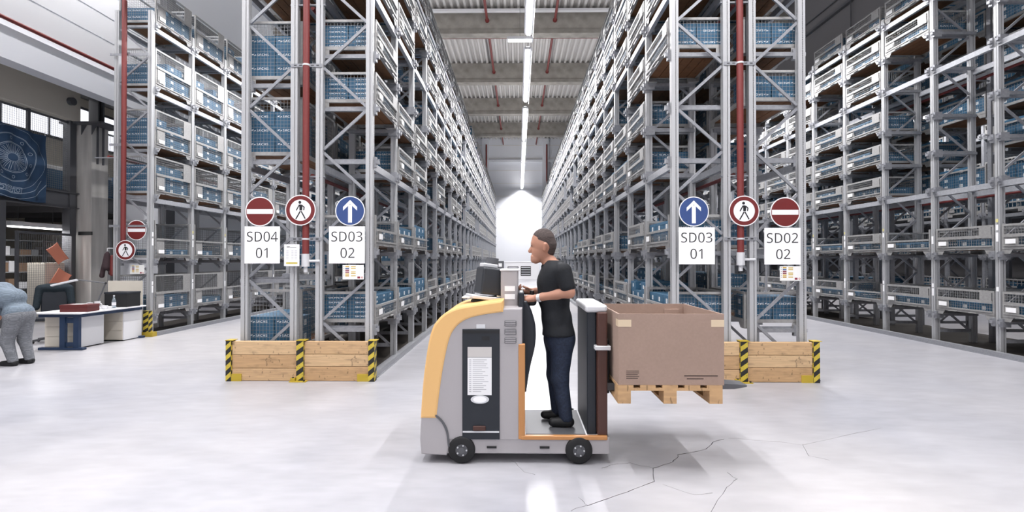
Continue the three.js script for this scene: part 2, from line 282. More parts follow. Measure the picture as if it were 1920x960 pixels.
// ---------------------------------------------------------------- blue cartons
const emblem = (c, x, y, s) => { c.beginPath(); c.ellipse(x, y, s * .95, s * .52, 0, Math.PI * .75, Math.PI * 1.75); c.lineTo(x + s * .1, y - s * .05); c.closePath(); c.fill(); c.beginPath(); c.ellipse(x + s * .75, y + s * .12, s * .95, s * .52, 0, Math.PI * 1.75, Math.PI * 2.75); c.lineTo(x + s * .65, y + s * .15); c.closePath(); c.fill(); };
const BLUE = '#33617f';
function cartonTexture(h, big) {
  return canvasTex(1024, h, (c) => {
    c.fillStyle = BLUE; c.fillRect(0, 0, 1024, h);
    for (let i = 0; i < 500; i++) { c.fillStyle = hash(i, 1, 3) > .5 ? 'rgba(255,255,255,.035)' : 'rgba(0,0,0,.05)'; c.fillRect(hash(i, 2, 3) * 1024, hash(i, 3, 3) * h, 4 + hash(i, 4, 3) * 60, 1 + hash(i, 5, 3) * 4); }
    c.fillStyle = '#eef2f5'; const f = big ? 62 : 58; c.font = 'bold ' + f + 'px sans-serif';
    const y = big ? h * .45 : h * .68; c.save(); c.translate(150, y); c.scale(1.25, 1); c.fillText('SACHS', 0, 0); c.restore(); emblem(c, 80, y - f * .36, f * .52);
    c.fillStyle = '#e9ecee'; c.fillRect(690, h * .3, 110, h * .42); c.fillStyle = '#444'; for (let i = 0; i < 4; i++) c.fillRect(700, h * (.36 + i * .08), 60 + 30 * hash(i, 7, 7), 4);
  });
}
const cartonMat = { big: mat(0xffffff, .62, { map: cartonTexture(256, true) }), flat: mat(0xffffff, .62, { map: cartonTexture(128, false) }) };
const cartonCache = {};
function cartonGeometry(sx, sy, sz, flip) {
  const key = [sx, sy, sz, flip].join(); if (cartonCache[key]) return cartonCache[key];
  const s = S();
  const fb = (x0, y0, z0, x1, y1, z1) => {
    const vz = (p) => { let u = (p[0] + sx / 2) / sx * .5, v = p[1] / sy; if (flip) { u = .5 - u; v = 1 - v; } return [u, v]; };
    const vb = (p) => { let u = .5 - (p[0] + sx / 2) / sx * .5, v = p[1] / sy; if (flip) { u = .5 - u; v = 1 - v; } return [u, v]; };
    const vx = (p) => [.5 + (.5 - p[2] / sz) * .5, p[1] / sy], vy = () => [.01, .03];
    const q = (a, b, c, d, m) => s.quad(a, b, c, d, m(a), m(b), m(c), m(d));
    q([x0, y0, z1], [x1, y0, z1], [x1, y1, z1], [x0, y1, z1], vz); q([x1, y0, z0], [x0, y0, z0], [x0, y1, z0], [x1, y1, z0], vb);
    q([x1, y0, z1], [x1, y0, z0], [x1, y1, z0], [x1, y1, z1], vx); q([x0, y0, z0], [x0, y0, z1], [x0, y1, z1], [x0, y1, z0], (p) => [.5 + (.5 + p[2] / sz) * .5, p[1] / sy]);
    q([x0, y1, z1], [x1, y1, z1], [x1, y1, z0], [x0, y1, z0], vy); q([x0, y0, z0], [x1, y0, z0], [x1, y0, z1], [x0, y0, z1], vy);
  };
  const e = .003; fb(-sx / 2 + e, 0, -sz / 2 + e, sx / 2 - e, sy * .8, sz / 2 - e); fb(-sx / 2, sy * .72, -sz / 2, sx / 2, sy - .003, sz / 2);   // tray and overlapping lid
  return cartonCache[key] = s.geo();
}
const cartons = [], farCages = [];
let nCages = 0;
const spot = { '-1-1': 'rear', };
function fillCage(style, layers, base, face, where) {   // base = [x, y, z] of the cage, face = +1 when its front looks to +x
  const put = (lx, ly, lz, sx, sy, sz, flip, at) => cartons.push({ x: base[0] + face * lx, y: base[1] + ly, z: base[2] + lz, sx, sy, sz, flip, flat: sy < .1, label: 'blue carton, ' + at + ', ' + where, d: -(base[2] + lz) });
  const nw = ['one', 'two', 'three', 'four', 'five', 'six'], lay = ['bottom', 'second', 'third', 'fourth', 'fifth', 'top'];
  const row = ['rear', 'middle', 'near'];
  if (style === 'long') for (let j = 0; j < layers; j++) for (let k = 0; k < 3; k++) { if (j === layers - 1 && rnd() < .25) continue; put(0, .125 + j * .152, (k - 1) * .386, .76, .15, .38, rnd() < .5, row[k] + ', layer ' + nw[j]); }
  else {
    const sy = style === 'flat' ? .066 : style === 'mid' ? .163 : .2;
    for (let j = 0; j < layers; j++) for (let k = 0; k < 3; k++) for (let i = 0; i < 2; i++) { if (k < 2 && i === 0) continue; put((i - .5) * .384, .125 + j * (sy + .001), (k - 1) * .386, .378, sy, .38, style !== 'tall', row[k] + (i ? ' front' : ' back') + ', layer ' + nw[j]); }
  }
}

// ---------------------------------------------------------------- racks
const numberWord = (n) => ord[n] ?? 'far';
function rack({ name, label, phrase, xa, xb, d0, bays, near, face, levels, full, zig, present, top = 7.25, holes = 4, beams = [3.06, 5.54, 7.06], caged = near, styleOf, openOf, gapSide = 0, stickers = 0, fromBay = 0 }) {
  const r = thing(name, label, 'rack', [(xa + xb) / 2, 0, -d0]);
  const cx = (xa + xb) / 2, A = xa - cx, B = xb - cx, front = face > 0 ? B : A;
  const far = S();
  const postG = S().box(-POST_W / 2, 0, -POST_D, POST_W / 2, top, 0).geo();
  const holeG = (() => { const s = S(), w = POST_W / 2, T = top, f = (a, b, u = 1) => s.quad([a[0], 0, a[1]], [b[0], 0, b[1]], [b[0], T, b[1]], [a[0], T, a[1]], [0, 0], [u, 0], [u, T], [0, T]); f([-w, 0], [w, 0]); f([w, 0], [w, -POST_D]); f([w, -POST_D], [-w, -POST_D], .1); s.quad([-w, T, 0], [w, T, 0], [w, T, -POST_D], [-w, T, -POST_D], [0, 0], [.1, 0], [.1, .1], [0, .1]); f([-w, -POST_D], [-w, 0]); return s.geo(); })();
  const eA = gapSide === -1 ? .02 : .11, eB = gapSide === 1 ? .02 : .11;
  const railG = (side) => { const s = S(), z0 = side > 0 ? .004 : -POST_D - .058; s.box(A - eA, -.05, z0, B + eB, 0, z0 + .054).box(A - eA, -.05, z0 - .004, B + eB, .03, z0); 
    for (const [x, e] of [[A, eA], [B, eB]]) if (e > .05) s.box(x - .075, -.1, z0 - .006, x + .075, .05, z0 + .06 ); return s; };
  const rG = { 1: railG(1).geo(), '-1': railG(-1).geo() };
  const beamG = S().box(-.03, -.1, 0, .03, 0, BAY - POST_D).geo();
  const isNear = (k) => k < near;
  for (let k = 0; k <= bays; k++) {
    const z = -k * BAY, n = isNear(k), dst = n ? r : null;
    for (const x of [A, B]) { if (n) { const o = mesh('upright', k < holes ? holeG : postG, k < holes ? M.postHoles : M.post, r); o.position.set(x, 0, z); } else far.add(postG, M4(x, 0, z)); }
    const nodes = []; for (let j = 0; ; j++) { const h = .2 + .605 * j; if (h > top - .05) break; nodes.push([(j % 2 === 0) === zig ? B - .05 : A + .05, h]); }
    for (let j = 0; j + 1 < nodes.length; j++) { const p = [nodes[j][0], nodes[j][1] + .025, z - .05], q = [nodes[j + 1][0], nodes[j + 1][1] - .025, z - .05]; if (n) mesh('brace', S().bar(p, q, .026, .039, [0, 0, 1]), M.steel, r); else far.bar(p, q, .026, .039, [0, 0, 1]); }
    for (const h of levels) for (const side of [-1, 1]) { if (side < 0 && k === bays) continue; if (side > 0 && k === 0) continue; if (n) { const o = mesh('support_rail', rG[side], M.steel, r); o.position.set(0, h, z); } else far.add(rG[side], M4(0, h, z)); }
    for (const h of [.24]) { if (n) mesh('tie_bar', S().box(A + .05, h - .03, z - .075, B - .05, h + .03, z - .035), M.steel, r); else far.box(A + .05, h - .03, z - .075, B - .05, h + .03, z - .035); }
    if (k < bays) for (const h of beams) for (const x of [A, B]) { if (n) { const o = mesh('beam', beamG, M.beam, r); o.position.set(x + (x < 0 ? -.02 : .02), h, z - BAY); } else far.add(beamG, M4(x + (x < 0 ? -.02 : .02), h, z - BAY)); }
    if (stickers && n) for (const [y0, y1] of [[.95, 1.1], [1.12, 1.2], [2.0, 2.16], [2.2, 2.3], [2.34, 2.4]]) { const x = front + face * (POST_W / 2); if (rnd() < .85) mesh('sticker', S().box(x, y0, z - .075, x + face * .002, y1, z - .03), y0 > 2.3 ? M.sticker : M.plate, r); }
  }
  if (bays >= near) stuffPart(mesh('distant_frames', far, M.post, r));
  // cages and what is in them
  for (let k = fromBay; k < bays; k++) levels.forEach((h, l) => {
    if (!present(k, l)) return;
    const fl = typeof full === 'function' ? full(k, l) : full, base = [cx, h + .001, -(d0 + k * BAY + POST_D + (BAY - POST_D) / 2)], isOpen = openOf ? openOf(k, l) : false;
    const where = numberWord(k) + ' bay, level ' + ['one', 'two', 'three', 'four', 'five', 'six', 'seven', 'eight'][l] + ', ' + phrase;
    const [style, layers] = styleOf(k, l);
    if (k < caged) {
      const g = cagePrototype(fl, isOpen, -base[2] < 14 ? 2 : 1).clone(); g.name = numbered('wire_cage'); g.position.set(...base); g.rotation.y = face > 0 ? 0 : Math.PI; scene.add(g); nCages++;
      tag(g, (fl ? 'tall' : 'low') + ' wire cage, ' + where, 'wire cage', 'wire cages on the racks');
    } else farCages.push(new THREE.Matrix4().compose(V(...base), new THREE.Quaternion().setFromEuler(new THREE.Euler(0, face > 0 ? 0 : Math.PI, 0)), V(1, fl ? 1.77 : 1, 1)));
    if (layers) fillCage(style, layers, base, face, where);
  });
  return r;
}
M.sticker = mat(0xd8cf8a, .6);
const LOW = [.7, 1.8, 3.1, 3.86, 4.62, 5.58, 6.32, 7.1], TALL = [.33, 1.4, 3.1, 4.2, 5.58, 7.1];
const someLong = (n, m) => () => ['long', Math.floor(rr(n, m + .99))];
rack({ name: 'pallet_rack', label: 'tall steel rack at far left behind the desk', phrase: 'far left rack', xa: -8.95, xb: -8.2, d0: 11.1, bays: 18, near: 7, caged: 6, face: 1, levels: [.42, 1.65, 3.1, 4.15, 5.52, 6.95], beams: [3.06, 5.48, 6.91], full: true, zig: true, holes: 3, stickers: 1,
  present: (k, l) => (k === 1 && l === 4) ? true : rnd() < .96, openOf: (k, l) => l === 1 || (l === 0 && k === 2), styleOf: (k, l) => l < 2 ? ['long', 1 + (rnd() < .4 ? 1 : 0)] : ['long', Math.floor(rr(3, 5))] });
rack({ name: 'pallet_rack', label: 'steel rack carrying the white SD04 sign', phrase: 'SD04 rack', xa: -3.88, xb: -3.18, d0: 7.1, bays: 27, near: 5, caged: 3, face: -1, levels: TALL, full: true, zig: false, gapSide: 1,
  present: (k, l) => k === 0 ? l !== 1 : rnd() < .93, openOf: (k, l) => l < 2, styleOf: (k, l) => k === 0 ? (l === 0 ? ['tall', 2] : ['tall', 3]) : ['long', Math.floor(rr(3, 5.99))] });
rack({ name: 'pallet_rack', label: 'long steel rack along the left side of the middle aisle', phrase: 'left middle-aisle rack', xa: -2.82, xb: -2.11, d0: 7.1, bays: 28, near: 8, caged: 9, face: 1, levels: LOW, full: false, zig: true, gapSide: -1,
  present: (k, l) => k === 0 ? l !== 2 : rnd() < (l === 2 ? .8 : .88), openOf: (k, l) => l < 2 && rnd() < .6, styleOf: (k, l) => k === 0 ? ['flat', l === 1 ? 3 : 5] : [k < 2 ? 'mid' : 'long', k < 2 ? 2 : Math.floor(rr(1.3, 3.5))] });
rack({ name: 'pallet_rack', label: 'long steel rack along the right side of the middle aisle', phrase: 'right middle-aisle rack', xa: 2.2, xb: 2.92, d0: 7.1, bays: 28, near: 8, caged: 9, face: -1, levels: LOW, full: false, zig: false, gapSide: 1,
  present: (k, l) => k === 0 ? l !== 2 && l !== 3 : rnd() < (l === 2 ? .8 : .88), openOf: (k, l) => l < 2 && rnd() < .6, styleOf: (k, l) => k === 0 ? ['mid', 2] : ['long', Math.floor(rr(1.3, 3.5))] });
rack({ name: 'pallet_rack', label: 'steel rack carrying the white SD02 sign', phrase: 'SD02 rack', xa: 3.28, xb: 3.97, d0: 7.1, bays: 27, near: 5, caged: 3, face: 1, levels: LOW, full: (k, l) => l === 0 && k > 0, zig: true, gapSide: -1,
  present: (k, l) => k === 0 ? l !== 2 && l !== 1 : rnd() < (l < 3 ? .75 : .93), openOf: (k, l) => l < 2, styleOf: (k, l) => k === 0 ? ['mid', 2] : ['long', l === 0 ? 4 : Math.floor(rr(2, 3.6))] });
rack({ name: 'pallet_rack', label: 'long steel rack at the right edge of the hall', phrase: 'right edge rack', xa: 8.5, xb: 9.25, d0: 4.8, bays: 28, near: 9, caged: 10, face: -1, levels: [.6, 1.78, 3.1, 3.86, 4.62, 5.58, 6.3, 7.08], full: false, zig: true, stickers: 1, gapSide: 1, holes: 9, fromBay: 1,
  present: (k, l) => l < 2 ? true : k < 4 ? false : k === 4 ? (l === 6 || l === 7) : rnd() < .94, openOf: (k, l) => l < 2 && rnd() < .6, styleOf: (k, l) => l < 2 ? ['long', 1] : ['long', Math.floor(rr(1, 3))] });
rack({ name: 'pallet_rack', label: 'steel rack back to back behind the right edge rack', phrase: 'rack behind right edge rack', xa: 9.65, xb: 10.4, d0: 4.8, bays: 14, near: 6, caged: 6, face: 1, levels: [.6, 1.78, 3.1, 3.86, 4.62, 5.58, 6.3, 7.08], full: false, zig: false, gapSide: -1, holes: 0, fromBay: 3,
  present: (k, l) => rnd() < (l < 2 ? .4 : k < 7 ? .93 : .75), styleOf: someLong(2, 3) });
rack({ name: 'pallet_rack', label: 'distant steel rack seen through the right edge rack', phrase: 'distant right rack', xa: 14.6, xb: 15.35, d0: 9, bays: 15, near: 4, caged: 0, face: -1, levels: [.6, 1.78, 3.1, 4.2, 5.58, 6.95], beams: [3.06, 5.54, 6.91], full: false, zig: false, holes: 0,
  present: (k, l) => rnd() < .85, styleOf: someLong(2, 2) });

// the remaining cages and cartons, far down the aisles
{
  const im = new THREE.InstancedMesh(farCage, M.cage, farCages.length); farCages.forEach((m, i) => im.setMatrixAt(i, m)); im.name = 'distant_wire_cages'; im.castShadow = im.receiveShadow = true; scene.add(im);
  tag(im, 'rows of wire cages further down the aisles', 'wire cages', null, 'stuff');
  cartons.sort((a, b) => a.d - b.d);
  const one = cartons.slice(0, 300), rest = cartons.slice(300);
  for (const c of one) { const o = single('blue_carton', cartonGeometry(c.sx, c.sy, c.sz, c.flip), c.flat ? cartonMat.flat : cartonMat.big, c.label, 'carton', 'blue cartons in the wire cages'); o.position.set(c.x, c.y, c.z); o.rotation.y = rr(-.012, .012); }
  const unit = cartonGeometry(.76, .15, .38, false), ic = new THREE.InstancedMesh(unit, cartonMat.big, rest.length);
  rest.forEach((c, i) => ic.setMatrixAt(i, new THREE.Matrix4().compose(V(c.x, c.y, c.z), new THREE.Quaternion(), V(c.sx / .76, c.sy / .15, c.sz / .38)))); ic.name = 'distant_cartons'; ic.castShadow = ic.receiveShadow = true; scene.add(ic);
  tag(ic, 'blue cartons in the cages further down the aisles', 'cartons', null, 'stuff');
  console.log('cages', nCages, 'far', farCages.length, 'cartons', one.length, rest.length);
}

// ---------------------------------------------------------------- sprinkler pipes of the racks
function drop(x, d, y0, label) {
  const t = thing('sprinkler_riser', label, 'pipe', [x, y0, -d]);
  mesh('pipe', S().tube([0, .12, 0], [0, 7.2 - y0, 0], .046, 14), M.red, t);
  mesh('valve', S().tube([0, -.02, 0], [0, .16, 0], .055, 12).tube([0, .06, 0], [.2, .06, 0], .018, 8).tube([0, -.1, 0], [0, -.02, 0], .03, 8), M.zinc, t);
  for (const y of [1.97, 4.43]) { const s = S().box(-.22, y - y0 - .024, -.012, .22, y - y0 + .024, -.005); mesh('slotted_bar', s, M.steel, t); for (const sx of [-.16, -.085, .085, .16]) mesh('slot', S().box(sx - .02, y - y0 - .006, -.006, sx + .02, y - y0 + .006, -.0035), M.black, t); mesh('pipe_clamp', S().tube([0, y - y0 - .012, 0], [0, y - y0 + .012, 0], .052, 14), M.zinc, t); }
}
drop(-3.0, 7.085, 1.6, 'red sprinkler pipe rising between the SD04 and SD03 racks on the left');
drop(3.1, 7.085, 1.62, 'red sprinkler pipe rising between the SD03 and SD02 racks on the right');
{ const t = thing('sprinkler_riser', 'red sprinkler pipe on the front of the far left rack', 'pipe', [-8.68, 1.9, -10.98]);
  mesh('pipe', S().tube([0, 0, 0], [0, 5.5, 0], .05, 12), M.red, t); for (const y of [.5, 2.3, 4.3]) mesh('slotted_bar', S().box(-.36, y, -.06, .5, y + .05, -.05), M.steel, t); }
const runs = [[-3, 2.9, 7.3, 28, 'lower red pipe between the SD04 and SD03 racks'], [-3, 5.35, 7.3, 28, 'upper red pipe between the SD04 and SD03 racks'], [3.1, 2.9, 7.3, 28, 'lower red pipe between the SD03 and SD02 racks'], [3.1, 5.35, 7.3, 28, 'upper red pipe between the SD03 and SD02 racks'], [9.45, 2.96, 4.9, 30, 'lower red pipe behind the right edge rack'], [9.45, 5.38, 4.9, 30, 'upper red pipe behind the right edge rack'], [-9.2, 4.0, 11.2, 30, 'red pipe behind the far left rack']];
for (const [x, y, a, b, l] of runs) { const t = thing('sprinkler_pipe', l, 'pipe', [x, y, -a]); mesh('pipe', S().tube([0, 0, 0], [0, 0, a - b], .03, 8), M.red, t); for (let d = x < -9 ? 11.15 : 4.85 + (Math.abs(x) < 5 ? 2.3 : 0); d < 18; d += 2 * BAY) mesh('hanger_bar', S().box(-.25, -.05, a - d - .02, .25, -.03, a - d + .02), M.steel, t); }

// ---------------------------------------------------------------- guide rails on the floor
const rails = [[-2.06, 7.05, 46, 'left side of the middle aisle'], [2.14, 7.05, 46, 'right side of the middle aisle'], [-4.05, 7.05, 28, 'left foot of the SD04 rack'], [4.12, 7.05, 28, 'right foot of the SD02 rack'], [-8.03, 11.05, 36, 'foot of the far left rack'], [8.3, 3.5, 44, 'foot of the right edge rack']];
for (const [x, a, b, l] of rails) single('guide_rail', S().box(x - .05, 0, -b, x + .05, .085, -a).box(x - .06, 0, -b, x + .06, .012, -a), M.steel, 'low steel guide rail along the ' + l, 'guide rail');
// ---------------------------------------------------------------- timber crash barriers
const stripes = canvasTex(64, 512, (c) => { c.fillStyle = '#c3ad3c'; c.fillRect(0, 0, 64, 512); c.fillStyle = '#1c1c1a'; for (let y = -64; y < 560; y += 128) { c.beginPath(); c.moveTo(0, y + 64); c.lineTo(64, y); c.lineTo(64, y + 64); c.lineTo(0, y + 128); c.fill(); } for (let i = 0; i < 60; i++) { c.fillStyle = 'rgba(60,50,20,.5)'; c.fillRect(hash(i, 1, 9) * 64, hash(i, 2, 9) * 512, 2 + hash(i, 3, 9) * 5, 2 + hash(i, 4, 9) * 8); } });
M.stripe = mat(0xffffff, .5, { map: stripes });
function stripePost(x0, x1, y1, z0, z1) { const s = S(); s.quad([x0, 0, z1], [x1, 0, z1], [x1, y1, z1], [x0, y1, z1], [0, 0], [1, 0], [1, 1], [0, 1]); s.quad([x1, 0, z1], [x1, 0, z0], [x1, y1, z0], [x1, y1, z1], [0, 0], [1, 0], [1, 1], [0, 1]); s.quad([x0, 0, z0], [x0, 0, z1], [x0, y1, z1], [x0, y1, z0], [0, 0], [1, 0], [1, 1], [0, 1]); s.quad([x1, 0, z0], [x0, 0, z0], [x0, y1, z0], [x1, y1, z0], [0, 0], [1, 0], [1, 1], [0, 1]); s.quad([x0, y1, z1], [x1, y1, z1], [x1, y1, z0], [x0, y1, z0], [0, 0], [1, 0], [1, .1], [0, .1]); return s; }
function barrier(x0, x1, label) {
  const d = 6.95, w = x1 - x0, t = thing('crash_barrier', label, 'barrier', [x0, 0, -d]);
  const posts = [[0, .075], [w / 2 - .05, w / 2 + .05], [w - .085, w]];
  for (const [a, b] of posts) { mesh('post', stripePost(a, b, .56, -.09, .02), M.stripe, t); mesh('post_cap', S().box(a - .005, .56, -.1, b + .03, .568, .025), M.yellow, t); }
  const seams = [[0, .175, .36, .55], [0, .2, .37, .55]];
  [[.075, w / 2 - .05], [w / 2 + .05, w - .085]].forEach(([a, b], h) => { for (let i = 0; i < 3; i++) { const o = mesh('plank', rbox(a, seams[h][i] + .004, -.07, b, seams[h][i + 1] - .002, -.005, .006), [M.wood, M.wood2, M.wood3][(i + h) % 3], t); const u = o.geometry.attributes.uv, p = o.geometry.attributes.position; for (let k = 0; k < u.count; k++) u.setXY(k, (p.getX(k)) * .7 + i * .31 + h * .17, p.getY(k) * 2.2 + p.getZ(k) * 2 + i * .13); } });
  for (const [a, b] of [[.02, .21], [w - .24, w - .05]]) mesh('foot_plate', S().box(a, 0, -.004, b, .1, .012), M.yellow, t);
  mesh('post_shoe', S().box(w / 2 - .13, 0, -.02, w / 2 + .1, .012, .07).box(w / 2 - .12, .012, 0, w / 2 - .06, .05, .05), M.yellow, t); mesh('bolt', S().tube([w / 2 + .07, .012, .05], [w / 2 + .07, .03, .05], .014, 6).tube([w / 2 - .09, .05, .03], [w / 2 - .09, .062, .03], .014, 6), M.black, t);
}
barrier(-4.04, -1.98, 'timber crash barrier with striped posts under the left group of signs');
barrier(2.05, 4.1, 'timber crash barrier with striped posts behind the cardboard box');
{ const t = thing('corner_guard', 'yellow and black striped corner guard by the white desk', 'guard', [-8.14, 0, -10.95]); mesh('post', stripePost(-.05, .07, .56, -.1, .02), M.stripe, t); mesh('foot_plate', S().box(-.1, 0, -.1, .17, .1, .03), M.yellow, t); }

// ---------------------------------------------------------------- signs
const RED = '#6d2525';
const discs = {
  noEntry: canvasTex(512, 512, (c) => { c.fillStyle = '#e9e9ea'; c.fillRect(0, 0, 512, 512); c.fillStyle = RED; c.beginPath(); c.arc(256, 256, 238, 0, 7); c.fill(); c.fillStyle = '#ececee'; c.fillRect(30, 214, 452, 84); }),
  walker: canvasTex(512, 512, (c) => { c.fillStyle = '#e9e9ea'; c.fillRect(0, 0, 512, 512); c.fillStyle = RED; c.beginPath(); c.arc(256, 256, 240, 0, 7); c.fill(); c.fillStyle = '#ececee'; c.beginPath(); c.arc(256, 256, 178, 0, 7); c.fill();
    c.fillStyle = c.strokeStyle = '#1b1c1e'; c.lineCap = 'round'; c.lineJoin = 'round'; c.beginPath(); c.arc(246, 126, 24, 0, 7); c.fill();
    c.beginPath(); c.moveTo(228, 162); c.lineTo(272, 162); c.lineTo(290, 200); c.lineTo(284, 262); c.lineTo(240, 262); c.lineTo(238, 200); c.closePath(); c.fill();
    c.lineWidth = 18; c.beginPath(); c.moveTo(236, 172); c.lineTo(212, 214); c.lineTo(190, 254); c.stroke(); c.beginPath(); c.moveTo(282, 176); c.lineTo(318, 208); c.lineTo(312, 250); c.stroke();
    c.lineWidth = 20; c.beginPath(); c.moveTo(250, 280); c.lineTo(216, 342); c.lineTo(184, 396); c.stroke(); c.beginPath(); c.moveTo(272, 280); c.lineTo(304, 338); c.lineTo(332, 390); c.stroke(); }),
  arrow: canvasTex(512, 512, (c) => { c.fillStyle = '#e9e9ea'; c.fillRect(0, 0, 512, 512); c.fillStyle = '#344b80'; c.beginPath(); c.arc(256, 256, 240, 0, 7); c.fill(); c.fillStyle = '#eeeef0'; c.fillRect(222, 150, 68, 308); c.beginPath(); c.moveTo(256, 66); c.lineTo(378, 188); c.lineTo(378, 252); c.lineTo(256, 138); c.lineTo(134, 252); c.lineTo(134, 188); c.closePath(); c.fill(); }),
};
const discMat = {}; for (const k in discs) discMat[k] = mat(0xffffff, .4, { map: discs[k] });
function disc(kind, px, py, dia, d, label, name) {
  const t = thing(name, label, 'sign', [PX(px, d), PY(py, d), -d]); const r = dia * d / FOC / 2;
  const g = new THREE.CircleGeometry(r, 56); g.translate(0, 0, .0045); mesh('sign_face', g, discMat[kind], t);
  mesh('sign_plate', new THREE.CylinderGeometry(r, r, .008, 56).rotateX(Math.PI / 2), M.zinc, t);
  mesh('sign_clamp', S().box(-r * .6, -.02, -.03, r * .6, .02, -.005), M.zinc, t);
}
const DS = 7.03;
disc('noEntry', 484, 396, 56, DS, 'red no-entry disc above the SD04 board', 'traffic_sign');
disc('walker', 561, 393.5, 58, DS, 'no-pedestrians disc next to the SD04 board', 'traffic_sign');
disc('arrow', 655, 395, 56, DS, 'blue arrow disc on the left side of the middle aisle', 'traffic_sign');
disc('arrow', 1299.5, 397, 56, DS, 'blue arrow disc on the right side of the middle aisle', 'traffic_sign');
disc('walker', 1393, 396, 57, DS, 'no-pedestrians disc next to the SD02 board', 'traffic_sign');
disc('noEntry', 1469, 398.5, 56, DS, 'red no-entry disc above the SD02 board', 'traffic_sign');
disc('noEntry', 249, 431, 38, 11.04, 'small red no-entry disc on the far left rack', 'traffic_sign');
disc('walker', 228, 469, 38, 10.9, 'small no-pedestrians disc on the far left rack', 'traffic_sign');
function plate(px0, py0, px1, py1, d, draw, label, name = 'sign_board', res = 512) {
  const x0 = PX(px0, d), x1 = PX(px1, d), y0 = PY(py1, d), y1 = PY(py0, d), w = x1 - x0, h = y1 - y0;
  const t = thing(name, label, 'sign', [(x0 + x1) / 2, (y0 + y1) / 2, -d]);
  mesh('board', S().box(-w / 2, -h / 2, -.006, w / 2, h / 2, 0), M.plate, t);
  mesh('print', new THREE.PlaneGeometry(w, h).translate(0, 0, .0012), mat(0xffffff, .5, { map: canvasTex(res, Math.round(res * h / w), draw) }), t);
  mesh('mounting_strip', S().box(-w / 2, h / 2 - .06, -.03, w / 2, h / 2 - .03, -.006), M.zinc, t);
}
const code = (a, b) => (c, w, h) => { c.fillStyle = '#f3f3f4'; c.fillRect(0, 0, w, h); c.strokeStyle = '#f3f3f4'; c.lineWidth = 2; c.fillStyle = '#08090a'; c.textAlign = 'center'; const fs = h * .372; c.font = fs + 'px sans-serif'; const m = c.measureText(a).width || w * .9, k = w * .91 / m; c.save(); c.translate(w * .5, h * .41); c.scale(k, 1); c.fillText(a, 0, 0); c.strokeText(a, 0, 0); c.restore(); c.save(); c.translate(w * .52, h * .85); c.scale(k, 1); c.fillText(b, 0, 0); c.strokeText(b, 0, 0); c.restore(); c.fillStyle = '#b9b9b9'; c.fillRect(w * .78, h * .76, 4, 4); };
plate(455, 424, 522, 494, DS, code('SD04', '01'), 'white board reading SD04 01 below the no-entry disc');
plate(615, 424, 683, 494, DS, code('SD03', '02'), 'white board reading SD03 02 on the left of the middle aisle');
plate(1271.5, 426.5, 1338.5, 495.5, DS, code('SD03', '01'), 'white board reading SD03 01 on the right of the middle aisle');
plate(1430.5, 427.5, 1497.5, 496, DS, code('SD02', '02'), 'white board reading SD02 02 below the no-entry disc');
const chart = (c, w, h) => { c.fillStyle = '#eeeeea'; c.fillRect(0, 0, w, h); const col = ['#c9a646', '#3e5588', '#7d2c3a', '#7d2c3a', '#c9a646', '#b98d2f']; col.forEach((k, i) => { c.fillStyle = k; c.fillRect(w * .13, h * (.06 + i * .13), w * .18, h * .09); c.fillStyle = '#6b6b6b'; c.fillRect(w * .05, h * (.08 + i * .13), w * .03, h * .05); }); c.fillStyle = '#c8ab55'; [.08, .2, .44, .55, .72].forEach((y) => c.fillRect(w * .4, h * y, w * .22, h * .07)); c.fillStyle = '#8a2d3a'; c.fillRect(w * .7, h * .8, w * .13, h * .14); c.strokeStyle = '#b23a3a'; c.lineWidth = 5; c.beginPath(); c.arc(w * .92, h * .87, w * .035, 0, 7); c.stroke(); };
plate(641, 497, 681, 524, 7.02, chart, 'small load chart with yellow blocks left of the middle aisle', 'load_chart', 256);
plate(1459, 499, 1498, 526, 7.02, chart, 'small load chart with yellow blocks below the SD02 board', 'load_chart', 256);
plate(237, 497, 264, 514, 11.04, chart, 'small load chart on the far left rack', 'load_chart', 256);
plate(530, 458, 559, 499, 7.04, (c, w, h) => { c.fillStyle = '#ececec'; c.fillRect(0, 0, w, h); c.fillStyle = '#555'; c.fillRect(w * .18, h * .1, w * .2, h * .04); c.fillRect(w * .4, h * .13, w * .4, h * .02); c.fillStyle = '#c2c3c9'; for (let i = 0; i < 6; i++) { c.fillRect(w * .14, h * (.28 + i * .075), w * .16, h * .025); c.fillRect(w * .48, h * (.28 + i * .075), w * .14, h * .025); c.fillRect(w * .7, h * (.28 + i * .075), w * .16, h * .025); } c.fillStyle = '#cbbb5a'; c.fillRect(w * .14, h * .82, w * .74, h * .08); }, 'white notice sheet with yellow strip under the no-pedestrians disc', 'notice_sheet', 256);

